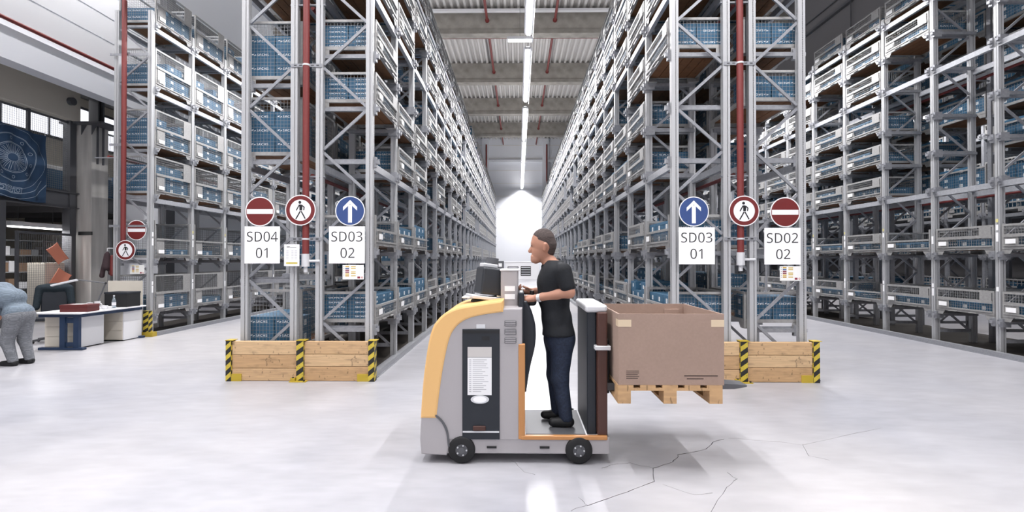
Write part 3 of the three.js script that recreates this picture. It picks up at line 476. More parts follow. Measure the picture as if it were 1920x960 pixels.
// ---------------------------------------------------------------- the order picker truck
const TX = (px) => (px - 972) / 227.6, TY = (py) => EYE - (py - 488) / 227.6;
{
  const D0 = -4.16, W = .82, t = thing('pallet_truck', 'grey and yellow stand-on pallet truck in the foreground', 'truck', [0, 0, D0]);
  const P = (n, g, m) => mesh(n, g, m, t);
  const zN = 0, zF = -W;
  const bodyOutline = [[.02, .2], [.02, 1.262], ...smooth([[-.14, 1.262], [-.32, 1.25], [-.46, 1.215], [-.565, 1.14], [-.62, 1.02], [-.665, .8], [-.7, .4]], 24), [-.7, .2]];
  P('body', slab(bodyOutline.map(([x, y]) => [x, y]), zF + .01, zN - .005, .012), M.truck);
  const outer = smooth([[-.788, .385], [-.762, .72], [-.712, 1.04], [-.645, 1.175], [-.53, 1.252], [-.38, 1.285], [-.14, 1.322]], 30), inner = smooth([[-.14, 1.258], [-.3, 1.235], [-.44, 1.195], [-.535, 1.12], [-.592, 1.0], [-.648, .72], [-.69, .385]], 30);
  P('hood', slab([...outer, ...inner], zF, zN + .006, .018), M.truckYellow);
  P('front_skirt', slab([[-.79, .385], [-.8, .2], [-.79, .085], [-.6, .075], [-.58, .14], [-.59, .24], [-.63, .33], [-.69, .385]], zF + .01, zN, .012), M.truck);
  P('skirt_edge', slab([...smooth([[-.685, .39], [-.635, .34], [-.595, .26], [-.58, .14]], 12), ...smooth([[-.565, .14], [-.58, .265], [-.622, .35], [-.68, .4]], 12)], -.02, .008), M.greySteel);
  P('chassis', S().add(slab([[-.6, .085], [.74, .085], [.74, .205], [-.6, .205]], zF + .02, zN - .01, .008)), M.truck);
  for (const px of [922, 1021]) P('chassis_slot', S().box(TX(px) - .04, .125, -.012, TX(px) + .04, .14, .0005), M.black);
  const pz = .004; P('battery_panel', slab([[TX(868), TY(822)], [TX(936), TY(822)], [TX(936), TY(618)], [TX(868), TY(618)]], -.02, pz + .002, .004), M.truckDark);
  P('panel_recess', S().box(TX(903), TY(638), 0, TX(918), TY(630), .008).box(TX(868), TY(625), 0, TX(936), TY(619), .009), M.black);
  P('panel_strip', S().box(TX(868), TY(810), 0, TX(936), TY(807), .009), M.zinc);
  const lab = canvasTex(256, 512, (c) => { c.fillStyle = '#ededee'; c.fillRect(0, 0, 256, 512); c.fillStyle = '#c9c5c2'; c.fillRect(0, 0, 256, 110); c.fillStyle = '#98989a'; c.fillRect(0, 108, 256, 6); c.fillStyle = '#b4b4b8'; for (let i = 0; i < 17; i++) { c.fillRect(16, 134 + i * 21, 24, 9); c.fillRect(54, 134 + i * 21, 90 + 80 * hash(i, 4, 4), 7); } });
  P('label_sheet', new THREE.PlaneGeometry(TX(922) - TX(877), TY(650) - TY(740)).translate((TX(922) + TX(877)) / 2, (TY(650) + TY(740)) / 2, .0085), mat(0xffffff, .5, { map: lab }));
  const badge = new THREE.CylinderGeometry(.075, .075, .006, 32).rotateX(Math.PI / 2).scale(1, .46, 1).translate(TX(900), TY(748), .008); P('badge', badge, M.zinc);
  P('badge_inset', new THREE.CylinderGeometry(.055, .055, .006, 32).rotateX(Math.PI / 2).scale(1, .46, 1).translate(TX(900), TY(748), .0095), M.plate);
  P('panel_handle', rbox(TX(887), TY(806), .004, TX(911), TY(797), .02, .008), M.brown);
  for (let i = 0; i < 3; i++) { const y = TY(601 + i * 16); P('vent', rbox(TX(946), y - .045, -.004, TX(968), y, .004, .008), M.greySteel); for (let k = 0; k < 3; k++) P('vent_slat', S().box(TX(947), y - .04 + k * .014, .003, TX(967), y - .033 + k * .014, .006), M.truck); }
  P('nameplate', rbox(TX(893), TY(616), -.004, TX(910), TY(608), .003, .002), M.zinc);
  P('edge_post', rbox(.0, .2, -.06, .055, .98, .004, .008), M.truckOrange);
  // column with the controls, screen and grip
  const mz = -.42; P('mast', S().add(rbox(-.155, 1.2, mz - .17, .0, 1.585, mz + .17, .02)), M.truck);
  P('mast_cap', rbox(-.162, 1.575, mz - .175, .012, 1.592, mz + .175, .006), M.zinc);
  for (const y of [1.33, 1.4]) P('mast_label', S().box(-.12, y, mz + .17, -.03, y + .045, mz + .173), M.plate);
  P('mast_cover', rbox(.0, .2, mz - .3, .05, 1.4, mz + .3, .015), M.truckDark);
  const pad = slab([...smooth([[.05, .56], [.08, .75], [.125, .95], [.125, 1.12], [.085, 1.24], [.06, 1.3]], 20), [.03, 1.3], [.03, .56]], mz - .25, mz + .25, .02); P('knee_pad', pad, M.truckDark);
  P('control_grip', S().add(rbox(.03, 1.27, mz - .16, .16, 1.345, mz + .16, .03)).tube([.12, 1.34, mz + .1], [.12, 1.4, mz + .1], .02, 10), M.black);
  const scr = new THREE.Group(); scr.name = 'screen'; scr.position.set(-.25, 1.36, mz + .02); scr.rotation.set(0, .35, -.12); t.add(scr);
  mesh('screen_case', rbox(-.13, 0, -.12, .12, .24, .12, .02), mat(0x2b2f35, .45), scr); mesh('screen_shelf', rbox(-.2, -.045, -.13, .13, -.015, .13, .008), M.zinc, scr); mesh('beacon', S().tube([-.02, .24, 0], [-.02, .33, 0], .055, 14), M.greySteel, scr); mesh('scanner', rbox(-.12, .24, -.06, .02, .275, .06, .01), M.zinc, scr);
  P('clipboard', rbox(-.5, 1.335, mz - .1, -.2, 1.345, mz + .12, .003), M.white); P('document_tray', rbox(-.42, 1.3, mz - .12, -.16, 1.325, mz + .13, .01), M.truckDark);
  // stand and load end
  P('platform', S().box(.02, .195, zF + .03, .72, .215, -.03), M.zinc); P('platform_mat', S().box(.06, .215, zF + .08, .56, .222, -.07), M.greySteel);
  P('platform_edge', rbox(.02, .195, -.035, .73, .23, .006, .008), M.truckOrange);
  P('load_frame', S().add(rbox(.575, .2, zF + .05, .655, 1.26, -.08, .015)), M.truckDark); P('load_frame_side', rbox(.652, .225, zF + .05, .735, 1.24, -.02, .012), M.brown);
  P('frame_cap', rbox(.555, 1.235, zF + .05, .74, 1.3, -.04, .025), M.zinc); P('crossbar', rbox(.63, .93, zF + .04, .76, .965, .0, .006), M.zinc);
  P('fork_carriage', rbox(.735, .55, zF + .1, .765, 1.0, -.1, .01), M.black);
  for (const z of [-.16, -.62]) P('fork', slab([[.735, .585], [1.8, .6], [1.9, .618], [1.9, .626], [1.7, .64], [.735, .64]], z - .08, z + .08, .005), M.greySteel);
  for (const [x, n] of [[TX(866), 0], [TX(1085), 1]]) for (const z of [-.028, zF + .028]) {
    const wheel = new THREE.Group(); wheel.name = 'wheel'; wheel.position.set(x, .112, z); t.add(wheel);
    const tg = new THREE.LatheGeometry([[.05, -.045], [.095, -.045], [.11, -.03], [.112, 0], [.11, .03], [.095, .045], [.05, .045]].map(([a, b]) => new THREE.Vector2(a, b)), 36).rotateX(Math.PI / 2); mesh('tyre', tg, M.rubber, wheel);
    mesh('hub', S().tube([0, 0, -.04], [0, 0, .04], .056, 20).tube([0, 0, .04], [0, 0, .055], .025, 10), M.greySteel, wheel);
    for (let k = 0; k < 5; k++) { const a = k * 1.2566; mesh('wheel_bolt', S().tube([Math.cos(a) * .04, Math.sin(a) * .04, .04], [Math.cos(a) * .04, Math.sin(a) * .04, .047], .007, 6), M.zinc, wheel); }
  }
}
// ---------------------------------------------------------------- pallet and the big carton
{
  const x0 = .775, x1 = 1.585, zf = -3.95, dz = .95, yb = .555;
  const p = thing('pallet', 'wooden pallet lifted on the truck forks', 'pallet', [x0, yb, zf]); const w = x1 - x0;
  for (let k = 0; k < 3; k++) { const x = [0, w / 2 - .05, w - .1][k]; mesh('skid', S().box(x, 0, -dz, x + .1, .022, 0), M.palletWood, p); for (const z of [0, -dz / 2 + .07, -dz + .14]) mesh('block', S().box(x, .022, z - .14, x + .1, .1, z), M.palletWood, p); }
  for (const z of [0, -dz / 2 + .07, -dz + .14]) mesh('stringer', S().box(0, .1, z - .14, w, .12, z), M.palletWood, p);
  for (let k = 0; k < 5; k++) { const x = k * (w - .12) / 4; mesh('deck_board', S().box(x, .12, -dz, x + .12, .142, 0), M.palletWood, p); }
  const b = thing('cardboard_box', 'large open cardboard box on the pallet', 'box', [x0 + .005, yb + .143, zf - .005]); const bw = w + .01, bd = dz - .01, bh = .553, th = .012;
  mesh('front_wall', S().box(0, 0, -th, bw, bh, 0), M.card, b); mesh('back_wall', S().box(0, 0, -bd, bw, bh, -bd + th), M.card, b);
  mesh('side_wall', S().box(0, 0, -bd + th, th, bh, -th), M.card, b); mesh('side_wall', S().box(bw - th, 0, -bd + th, bw, bh, -th), M.card, b); mesh('box_floor', S().box(th, 0, -bd + th, bw - th, th, -th), M.card, b);
  mesh('inner_brace', S().box(bw - .2, .2, -bd + th, bw - .06, bh - .05, -bd + th + .02), M.card, b);
  const tape = mat(0xd8c4a8, .5);
  mesh('tape', S().box(-.001, bh - .1, -.1, .1, bh - .045, .0012), tape, b); mesh('tape', S().box(bw - .1, bh - .1, -.1, bw + .001, bh - .045, .0012), tape, b);
  const pr = canvasTex(512, 128, (c) => { c.clearRect(0, 0, 512, 128); });
  const ink = mat(0x564740, .8); const bars = S(); for (let i = 0; i < 5; i++) bars.box(.06, .05 + i * .014, 0, .06 + (i === 4 ? .1 : .085 + .02 * hash(i, 1, 1)), .055 + i * .014, .0008); mesh('printed_lines', bars, ink, b);
  mesh('printed_lines', S().box(.51, .068, 0, .77, .078, .0008).box(.53, .046, 0, .66, .054, .0008), ink, b);
}
// ---------------------------------------------------------------- people
function surface(bones, cell, k = .03, carve) {      // one continuous skin around tapered bones (surface nets on a distance grid)
  let lo = [9e9, 9e9, 9e9], hi = [-9e9, -9e9, -9e9];
  for (const b of bones) for (const [p, r] of [[b[0], b[2]], [b[1], b[3]]]) for (let i = 0; i < 3; i++) { lo[i] = Math.min(lo[i], p[i] - r); hi[i] = Math.max(hi[i], p[i] + r); }
  lo = lo.map((v) => v - 2.5 * cell - .01); hi = hi.map((v) => v + 2.5 * cell + .01);
  const n = [0, 1, 2].map((i) => Math.ceil((hi[i] - lo[i]) / cell) + 1), F = new Float32Array(n[0] * n[1] * n[2]), id = (x, y, z) => (z * n[1] + y) * n[0] + x;
  const B = bones.map(([a, b, r1, r2, kk]) => { const d = [b[0] - a[0], b[1] - a[1], b[2] - a[2]]; return { a, d, l: d[0] * d[0] + d[1] * d[1] + d[2] * d[2] || 1e-9, r1, r2, k: kk ?? k, far: Math.max(r1, r2) + .1 }; });
  for (let z = 0; z < n[2]; z++) for (let y = 0; y < n[1]; y++) for (let x = 0; x < n[0]; x++) {
    const px = lo[0] + x * cell, py = lo[1] + y * cell, pz = lo[2] + z * cell; let v = 1;
    for (const b of B) { const ax = px - b.a[0], ay = py - b.a[1], az = pz - b.a[2]; let t = (ax * b.d[0] + ay * b.d[1] + az * b.d[2]) / b.l; t = t < 0 ? 0 : t > 1 ? 1 : t; const ex = ax - b.d[0] * t, ey = ay - b.d[1] * t, ez = az - b.d[2] * t; const s = Math.sqrt(ex * ex + ey * ey + ez * ez) - (b.r1 + (b.r2 - b.r1) * t); const h = Math.max(b.k - Math.abs(v - s), 0) / b.k; v = Math.min(v, s) - h * h * b.k * .25; }
    if (carve) v = Math.max(v, carve(px, py, pz)); F[id(x, y, z)] = v;
  }
  const vi = new Int32Array(F.length).fill(-1), pos = [], idx = [], C = [[0, 0, 0], [1, 0, 0], [0, 1, 0], [1, 1, 0], [0, 0, 1], [1, 0, 1], [0, 1, 1], [1, 1, 1]], E = [[0, 1], [2, 3], [4, 5], [6, 7], [0, 2], [1, 3], [4, 6], [5, 7], [0, 4], [1, 5], [2, 6], [3, 7]];
  for (let z = 0; z < n[2] - 1; z++) for (let y = 0; y < n[1] - 1; y++) for (let x = 0; x < n[0] - 1; x++) {
    const f = C.map((c) => F[id(x + c[0], y + c[1], z + c[2])]); let neg = 0; for (const v of f) if (v < 0) neg++; if (!neg || neg === 8) continue;
    let s = [0, 0, 0], m = 0; for (const [a, b] of E) if (f[a] < 0 !== f[b] < 0) { const t = f[a] / (f[a] - f[b]); for (let i = 0; i < 3; i++) s[i] += C[a][i] + (C[b][i] - C[a][i]) * t; m++; }
    vi[id(x, y, z)] = pos.length / 3; pos.push(lo[0] + (x + s[0] / m) * cell, lo[1] + (y + s[1] / m) * cell, lo[2] + (z + s[2] / m) * cell);
  }
  const q = (a, b, c, d, flip) => { if (a < 0 || b < 0 || c < 0 || d < 0) return; if (flip) idx.push(a, c, b, a, d, c); else idx.push(a, b, c, a, c, d); };
  for (let z = 1; z < n[2] - 1; z++) for (let y = 1; y < n[1] - 1; y++) for (let x = 1; x < n[0] - 1; x++) {
    const f = F[id(x, y, z)] < 0;
    if (f !== F[id(x + 1, y, z)] < 0) q(vi[id(x, y - 1, z - 1)], vi[id(x, y, z - 1)], vi[id(x, y, z)], vi[id(x, y - 1, z)], !f);
    if (f !== F[id(x, y + 1, z)] < 0) q(vi[id(x - 1, y, z - 1)], vi[id(x - 1, y, z)], vi[id(x, y, z)], vi[id(x, y, z - 1)], !f);
    if (f !== F[id(x, y, z + 1)] < 0) q(vi[id(x - 1, y - 1, z)], vi[id(x, y - 1, z)], vi[id(x, y, z)], vi[id(x - 1, y, z)], !f);
  }
  const g = new THREE.BufferGeometry(); g.setAttribute('position', new THREE.Float32BufferAttribute(pos, 3)); g.setIndex(idx); g.computeVertexNormals();
  const uv = []; for (let i = 0; i < pos.length; i += 3) uv.push(pos[i] + pos[i + 2], pos[i + 1]); g.setAttribute('uv', new THREE.Float32BufferAttribute(uv, 2)); return g;
}
const grow = (b, e) => b.map(([p, q, r, s, k]) => [p, q, r + e, s + e, k]);
function hand(w, dir, side, s = 1) {                 // palm and five fingers from the wrist, curling round a grip; dir = forward, side = towards the thumb
  const f = V(...dir).normalize(), t = V(...side).normalize(), n = f.clone().cross(t).normalize(), at = (a, b, c) => { const v = V(...w).addScaledVector(f, a * s).addScaledVector(t, b * s).addScaledVector(n, c * s); return [v.x, v.y, v.z]; };
  const b = [[at(0, 0, 0), at(.05, .012, 0), .027, .026, .02], [at(.02, -.012, 0), at(.07, -.025, 0), .024, .021, .02], [at(.04, .01, 0), at(.085, .024, 0), .022, .019, .02]];
  [[.03, .034], [.01, .038], [-.01, .036], [-.03, .028]].forEach(([o, l]) => { b.push([at(.08, o, 0), at(.08 + l, o, .012), .0105, .0098, .006], [at(.08 + l, o, .012), at(.08 + l * 1.25, o, .042), .0098, .009, .006], [at(.08 + l * 1.25, o, .042), at(.08 + l * .8, o, .062), .009, .0085, .006]); });
  b.push([at(.02, .025, .004), at(.055, .05, .02), .014, .012, .01], [at(.055, .05, .02), at(.085, .045, .04), .0115, .01, .006]); return b;
}
{ // the driver, seen from his left side, facing left
  const d = 4.52, s = FOC / d, Q = (px, py, z = 0) => [(px - 972) / s, EYE - (py - 488) / s - .222, z];
  const t = thing('person', 'man in a black polo shirt and dark blue jeans driving the pallet truck', 'person', [0, .222, -d]);
  const headB = [[Q(1018, 450), Q(1020, 458), .098, .098, .03], [Q(1012, 470), Q(1016, 460), .07, .085, .04], [Q(1006, 484), Q(1012, 474), .045, .06, .03], [Q(998, 462), Q(993.5, 471), .012, .0165, .012], [Q(1001, 457, .03), Q(1001, 457, -.03), .024, .024, .02], [Q(998.5, 481, .012), Q(998.5, 481, -.012), .016, .016, .012], [Q(1000, 488), Q(1003, 488), .022, .028, .02], [Q(1021, 459, .1), Q(1020, 469, .094), .015, .011, .008], [Q(1021, 459, -.1), Q(1020, 469, -.094), .015, .011, .008]];
  const neck = [[Q(1022, 478), Q(1034, 500), .058, .066, .03]];
  const torso = [[Q(1039, 504, .06), Q(1039, 504, -.06), .075, .075, .06], [Q(1040, 510, .12), Q(1040, 510, -.12), .085, .085, .06], [Q(1036, 530, .07), Q(1036, 530, -.07), .125, .125, .06], [Q(1038, 560, .06), Q(1038, 560, -.06), .125, .125, .06], [Q(1043, 595, .07), Q(1043, 595, -.07), .118, .118, .06], [Q(1046, 622, .08), Q(1046, 622, -.08), .115, .115, .06]];
  const legN = [[Q(1052, 635, .09), Q(1048, 705, .09), .092, .062, .04], [Q(1048, 705, .09), Q(1060, 783, .1), .06, .043, .03]], legF = [[Q(1046, 635, -.09), Q(1042, 705, -.09), .092, .062, .04], [Q(1042, 705, -.09), Q(1047, 776, -.1), .06, .043, .03]];
  const footN = [[Q(1064, 790, .1), Q(1052, 793, .1), .036, .034, .02], [Q(1052, 793, .1), Q(1034, 796, .105), .034, .024, .02]], footF = [[Q(1050, 780, -.1), Q(1040, 784, -.1), .036, .034, .02], [Q(1040, 784, -.1), Q(1022, 789, -.105), .034, .024, .02]];
  const fy = 0; for (const b of [...footN]) for (const p of [b[0], b[1]]) p[1] = .04; for (const b of [...footF]) for (const p of [b[0], b[1]]) p[1] = .04;
  const wristN = Q(1001, 557, .12), wristF = Q(1000, 548, -.16);
  const upN = [Q(1052, 508, .2), Q(1062, 545, .235), .056, .046, .03], foN = [Q(1062, 545, .235), wristN, .046, .03, .03], upF = [Q(1048, 508, -.2), Q(1055, 545, -.235), .056, .046, .03], foF = [Q(1055, 545, -.235), wristF, .046, .03, .03];
  const body = surface([...neck, ...torso, ...legN, ...legF, ...footN, ...footF, upN, foN, upF, foF], .012, .03);
  const head = surface([...headB, ...neck], .0042, .02);
  const h1 = surface([[foN[0], wristN, .03, .03, .02], ...hand(wristN, [-1, -.12, -.15], [0, .35, -1])].slice(1), .0032, .006), h2 = surface(hand(wristF, [-1, -.08, .15], [0, .35, 1]), .0032, .006);
  const whole = mergeGeometries([body, head, h1, h2]); mesh('body', whole, M.skin, t);
  const sleeve = (u, q) => [u[0], [u[0][0] + (u[1][0] - u[0][0]) * q, u[0][1] + (u[1][1] - u[0][1]) * q, u[0][2] + (u[1][2] - u[0][2]) * q], u[2], u[3], u[4]];
  const hem = Q(0, 626)[1];
  const shirt = surface([...grow(torso, .014), [Q(1046, 630, .08), Q(1046, 645, -.08), .135, .135, .05], ...grow([sleeve(upN, .72), sleeve(upF, .72)], .02)], .01, .04, (x, y, z) => Math.max(hem - y, y - Q(0, 488)[1]));
  mesh('polo_shirt', shirt, M.shirt, t);
  mesh('collar', new THREE.TorusGeometry(.074, .021, 10, 28).rotateX(Math.PI / 2).scale(1, 1.2, 1.05).rotateZ(.42).translate(...Q(1033, 494.5)), M.shirt, t);
  mesh('jeans', surface([...grow(legN, .014), ...grow(legF, .014), [Q(1048, 615, .07), Q(1048, 640, -.07), .118, .12, .05], [Q(1049, 632, .07), Q(1049, 632, -.07), .12, .12, .05]], .011, .03, (x, y, z) => .055 - y), M.jeans, t);
  const flat = (x, y, z) => .004 - y; mesh('shoe', surface(grow(footN, .012), .008, .02, flat), M.shoe, t); mesh('shoe', surface(grow(footF, .012), .008, .02, flat), M.shoe, t);
  const hl = Q(0, 466)[1]; mesh('hair', surface([[Q(1019, 449.5), Q(1022, 458), .1025, .1, .03], [Q(1026, 462), Q(1028, 472), .075, .055, .03]], .006, .02, (x, y, z) => Math.max((Q(1007, 0)[0] - x) - Math.max(0, (y - Q(0, 446)[1])) * 1.5, .065 - Math.hypot(x - Q(1013, 0)[0], y - Q(0, 471)[1], z * .35), .042 - Math.hypot(x - Q(1020, 0)[0], y - Q(0, 465)[1]))), M.hair, t);
  for (const z of [.032, -.032]) mesh('eye', new THREE.SphereGeometry(.0105, 12, 8).translate(...Q(998.2, 460.5, z)), M.black, t);
  mesh('watch', S().tube([wristN[0] + .03, wristN[1] + .003, wristN[2] + .012], [wristN[0] + .055, wristN[1] + .006, wristN[2] + .026], .036, 14), M.zinc, t);
}
{ // person bending over at the left edge
  const d = 8.0, s = FOC / d, Q = (px, py, z = 0) => [(px - 10 - 972) / s - (25 - 972) / s, EYE - (py - 488) / s, z];
  const t = thing('person', 'person in blue-grey work clothes bending forward at the left edge', 'person', [(25 - 972) / s, 0, -d]);
  const torso = [[Q(34, 588, .07), Q(34, 588, -.07), .13, .13, .06], [Q(18, 560, .06), Q(18, 560, -.06), .14, .14, .07], [Q(-4, 548, .06), Q(-4, 548, -.06), .14, .14, .07], [Q(-26, 548, .13), Q(-26, 548, -.13), .1, .1, .06]];
  const neck = [[Q(-34, 552), Q(-46, 562), .06, .058, .03]], head = [[Q(-52, 566), Q(-56, 576), .1, .09, .03], [Q(-62, 586), Q(-58, 578), .05, .07, .03], [Q(-64, 574), Q(-66, 580), .012, .016, .01]];
  const legs = [.1, -.1].flatMap((z, i) => [[Q(36, 596, z), Q(24 + i * 10, 640, z), .1, .07, .04], [Q(24 + i * 10, 640, z), Q(36 + i * 8, 676, z), .066, .046, .03]]);
  const feet = [.1, -.1].map((z, i) => [Q(38 + i * 8, 680, z), Q(16 + i * 8, 682, z), .045, .03, .02]); for (const b of feet) { b[0][1] = .045; b[1][1] = .035; }
  const armN = [[Q(-26, 552, .2), Q(-22, 590, .23), .056, .045, .03], [Q(-22, 590, .23), Q(-40, 620, .18), .044, .03, .03]], armF = [[Q(-26, 552, -.2), Q(-24, 590, -.23), .056, .045, .03], [Q(-24, 590, -.23), Q(-42, 618, -.18), .044, .03, .03]];
  mesh('body', mergeGeometries([surface([...torso, ...neck, ...head, ...legs, ...feet, ...armN, ...armF], .013, .03), surface(hand(armN[1][1], [-.5, -1, 0], [-1, .2, -.2]), .0035, .006), surface(hand(armF[1][1], [-.5, -1, 0], [-1, .2, .2]), .0035, .006)]), M.skin, t);
  mesh('work_shirt', surface([...grow(torso, .016), ...grow([armN[0], armF[0]], .018)], .012, .05), M.shirtGrey, t);
  mesh('trousers', surface([...grow(legs, .018), [Q(36, 592, .07), Q(36, 592, -.07), .14, .14, .05]], .012, .04, (x, y, z) => .06 - y), M.trouserGrey, t);
  for (const b of feet) mesh('shoe', surface(grow([b], .012), .009, .02, (x, y, z) => .004 - y), M.shoe, t);
  mesh('hair', surface([[Q(-52, 563), Q(-52, 572), .107, .1, .03]], .008, .02, (x, y, z) => (Q(-60, 0)[0] - x)), M.hair, t);
}
// ---------------------------------------------------------------- left annex: mezzanine behind the desk
{
  const AX = -12.7, BACK = -19.8, D1 = 26;
  const fas = struct('wall_left_fascia', S().box(LEFT - .25, 6.02, -15.9, LEFT + .16, 6.72, REAR), M.wallWhite, 'white concrete band above the mezzanine opening', 'wall');
  mesh('soffit', S().box(AX - .2, 6.5, -15.9, LEFT - .2, 6.6, REAR), M.annexDark, fas);
  for (let i = 0; i < 9; i++) mesh('cladding_panel', S().box(LEFT, 6.98 + i * .66, -15.8, LEFT + .025, 6.98 + i * .66 + .62, REAR), M.zinc, fas);
  struct('wall_lintel', S().box(AX - .3, 5.66, -14.4, AX + .05, 6.6, REAR), M.beige, 'beige concrete lintel over the mezzanine', 'wall');
  struct('wall_annex_back', S().box(BACK - .3, 0, -D1, BACK, 9.2, REAR), M.beige, 'beige rear wall of the mezzanine annex', 'wall');
  struct('wall_annex_far', S().box(BACK, 0, -D1 - .3, LEFT - .3, 9.2, -D1), M.beige, 'beige far wall of the mezzanine annex', 'wall');
  struct('ceiling_annex', S().box(BACK - .3, 9, -D1 - .3, LEFT - .25, 9.2, REAR), M.annexDark, 'roof of the mezzanine annex', 'ceiling');
  struct('wall_annex_return', S().box(AX, 0, -16.2, LEFT - .3, 9.2, -15.9), M.wallWhite, 'short white wall beside the far left rack', 'wall');
  struct('floor_mezzanine', S().box(BACK, 3.5, -D1, AX - .25, 3.6, REAR), M.annexDark, 'dark mezzanine floor slab', 'floor');
  const me = struct('trim_1', S().box(AX - .25, 3.15, -24, AX - .05, 3.18, REAR).box(AX - .18, 3.18, -24, AX - .12, 3.58, REAR).box(AX - .25, 3.58, -24, AX - .05, 3.61, REAR), M.greySteel, 'grey steel edge beam of the mezzanine', 'beam');
  for (let d = 4; d < 24; d += 2) mesh('joist', S().box(BACK, 3.2, -d - .08, AX - .2, 3.5, -d), M.annexDark, me);
  const win = new THREE.MeshStandardMaterial({ color: 0xffffff, emissive: 0xf4f6ff, emissiveIntensity: 1.3, roughness: .4 });
  const wn = struct('window_1', S().box(BACK, 6.85, -25, BACK + .08, 6.95, 2).box(BACK, 8.5, -25, BACK + .08, 8.6, 2), M.greySteel, 'long bright window band above the mezzanine', 'window');
  for (let d = -1; d < 25; d += 2) { mesh('pane', S().box(BACK, 6.95, -d - 1.94, BACK + .02, 8.5, -d), win, wn); mesh('mullion', S().box(BACK, 6.95, -d - 2, BACK + .07, 8.5, -d - 1.94), M.greySteel, wn); }
  struct('door_1', S().box(-15.3, 0, -18.1, -14.7, 3.14, -18), M.white, 'tall white door under the mezzanine', 'door');
  // columns and steel
  const col = struct('column_1', S().add(rbox(AX - .25, 0, -15.1, AX + .3, 5.66, -14.5, .02)), M.concrete, 'square concrete column beside the mezzanine', 'column');
  mesh('notice', S().box(AX - .05, 2.4, -14.5, AX + .34, 2.5, -14.46), M.black, col);
  mesh('steel_post', S().box(AX + .06, 4.5, -14.9, AX + .34, 6.9, -14.86).box(AX + .06, 4.5, -14.7, AX + .34, 6.9, -14.66).box(AX + .18, 4.5, -14.86, AX + .22, 6.9, -14.7), M.greySteel, col);
  mesh('bearing_plate', S().box(AX - .5, 5.6, -15.2, AX + .75, 5.66, -14.3), M.greySteel, col);
  for (let k = 0; k < 3; k++) mesh('gusset', slab([[-.3 + k * .3, 0], [-.3 + k * .3 + .16, 0], [-.3 + k * .3, -.28]], -14.5, -14.48).translate(AX, 5.6, 0), M.greySteel, col);
  struct('column_2', S().box(LEFT + .0, 0, -15.95, LEFT + .25, ROOF, -15.55), M.greySteel, 'grey steel column behind the far left rack', 'column');
  struct('column_3', S().box(AX - .25, 0, -12.35, AX + .0, 3.15, -12.15), M.greySteel, 'slim grey column at the left edge', 'column');
  struct('column_4', S().box(AX - .3, 0, -14.42, AX - .08, 5.66, -14.22), M.greySteel, 'dark steel post beside the concrete column', 'column');
  single('sprinkler_pipe', S().tube([LEFT + .22, 6.86, -15.9], [LEFT + .22, 6.86, 2], .045, 10), M.red, 'red pipe along the top of the white band', 'pipe');
  single('pipe_stub', S().tube([AX + .05, 6.15, -14.05], [AX + .16, 6.15, -14.05], .11, 16), M.greySteel, 'dark round pipe stub on the beige lintel', 'pipe');
  // mesh fence on the mezzanine
  const fe = thing('mesh_fence', 'tall wire mesh fence along the mezzanine edge', 'fence', [AX - .15, 3.6, -10]);
  for (const d of [-5, -3.05, -1, 1, 3.05, 4.3]) mesh('fence_post', S().box(-.03, 0, -d - .04, .03, 2.05, -d + .04), M.greySteel, fe);
  mesh('fence_rail', S().box(-.02, 1.98, -4.35, .02, 2.03, 5).box(-.02, .02, -4.35, .02, .06, 5), M.greySteel, fe);
  stuffPart(mesh('fence_wires', wires(S(), 'x', 0, -4.3, 1.5, .05, 2, .06, .005), M.wire, fe));
  const f2 = thing('mesh_fence', 'wire mesh fence between the column and far left rack', 'fence', [AX - .15, 3.6, -15.2]);
  for (const d of [.1, 2.4]) mesh('fence_post', S().box(-.03, 0, -d - .04, .03, 2.05, -d + .04), M.greySteel, f2); stuffPart(mesh('fence_wires', wires(S().box(-.02, 1.98, -2.4, .02, 2.03, -.1), 'x', 0, -2.4, -.1, .05, 2, .06, .005), M.wire, f2));
  // goods stored on the mezzanine
  const cardBlue = mat(0x2f5474, .6), cardBrown = mat(0x8a715c, .8), cardGrey = mat(0x8b8d90, .7);
  let n = 0; for (let d = 11; d < 19.5; d += 1.25) { const t = thing('storage_crate', 'blue crate on the mezzanine, ' + ord[n++] + ' from the left', 'crate', [AX - 1.2, 3.601, -d], 0, 'crates on the mezzanine'); mesh('crate_body', S().box(-.4, .1, -.55, -.37, .75, .55).box(.37, .1, -.55, .4, .75, .55).box(-.37, .1, -.55, .37, .75, -.52).box(-.37, .1, .52, .37, .75, .55).box(-.37, .1, -.52, .37, .14, .52), cardBlue, t); mesh('crate_rim', S().box(.38, .72, -.57, .42, .79, .57).box(-.42, .72, -.57, -.38, .79, .57), M.zinc, t); for (const z of [-.45, .35]) mesh('runner', S().box(-.4, 0, z, .4, .1, z + .1), M.zinc, t); mesh('contents', S().box(-.35, .14, -.5, .35, rr(.78, 1.05), .5), [cardBlue, M.white, cardGrey][n % 3], t); }
  // banner with a line drawing of a clutch plate
  const art = canvasTex(768, 768, (c) => {
    c.fillStyle = '#2f4a68'; c.fillRect(0, 0, 768, 768); c.strokeStyle = '#b9c6d2'; c.lineWidth = 5; const cx = 400, cy = 330; const ring = (r, w = 5) => { c.lineWidth = w; c.beginPath(); c.arc(cx, cy, r, 0, 7); c.stroke(); };
    ring(250); ring(242, 2); ring(160, 6); ring(148, 3); ring(44, 4); ring(330, 3); for (let k = 0; k < 18; k++) { const a = k * Math.PI / 9; c.lineWidth = 4; for (const o of [-.06, .06]) { c.beginPath(); c.moveTo(cx + Math.cos(a + o * 2) * 50, cy + Math.sin(a + o * 2) * 50); c.lineTo(cx + Math.cos(a + o) * 138, cy + Math.sin(a + o) * 138); c.stroke(); } }
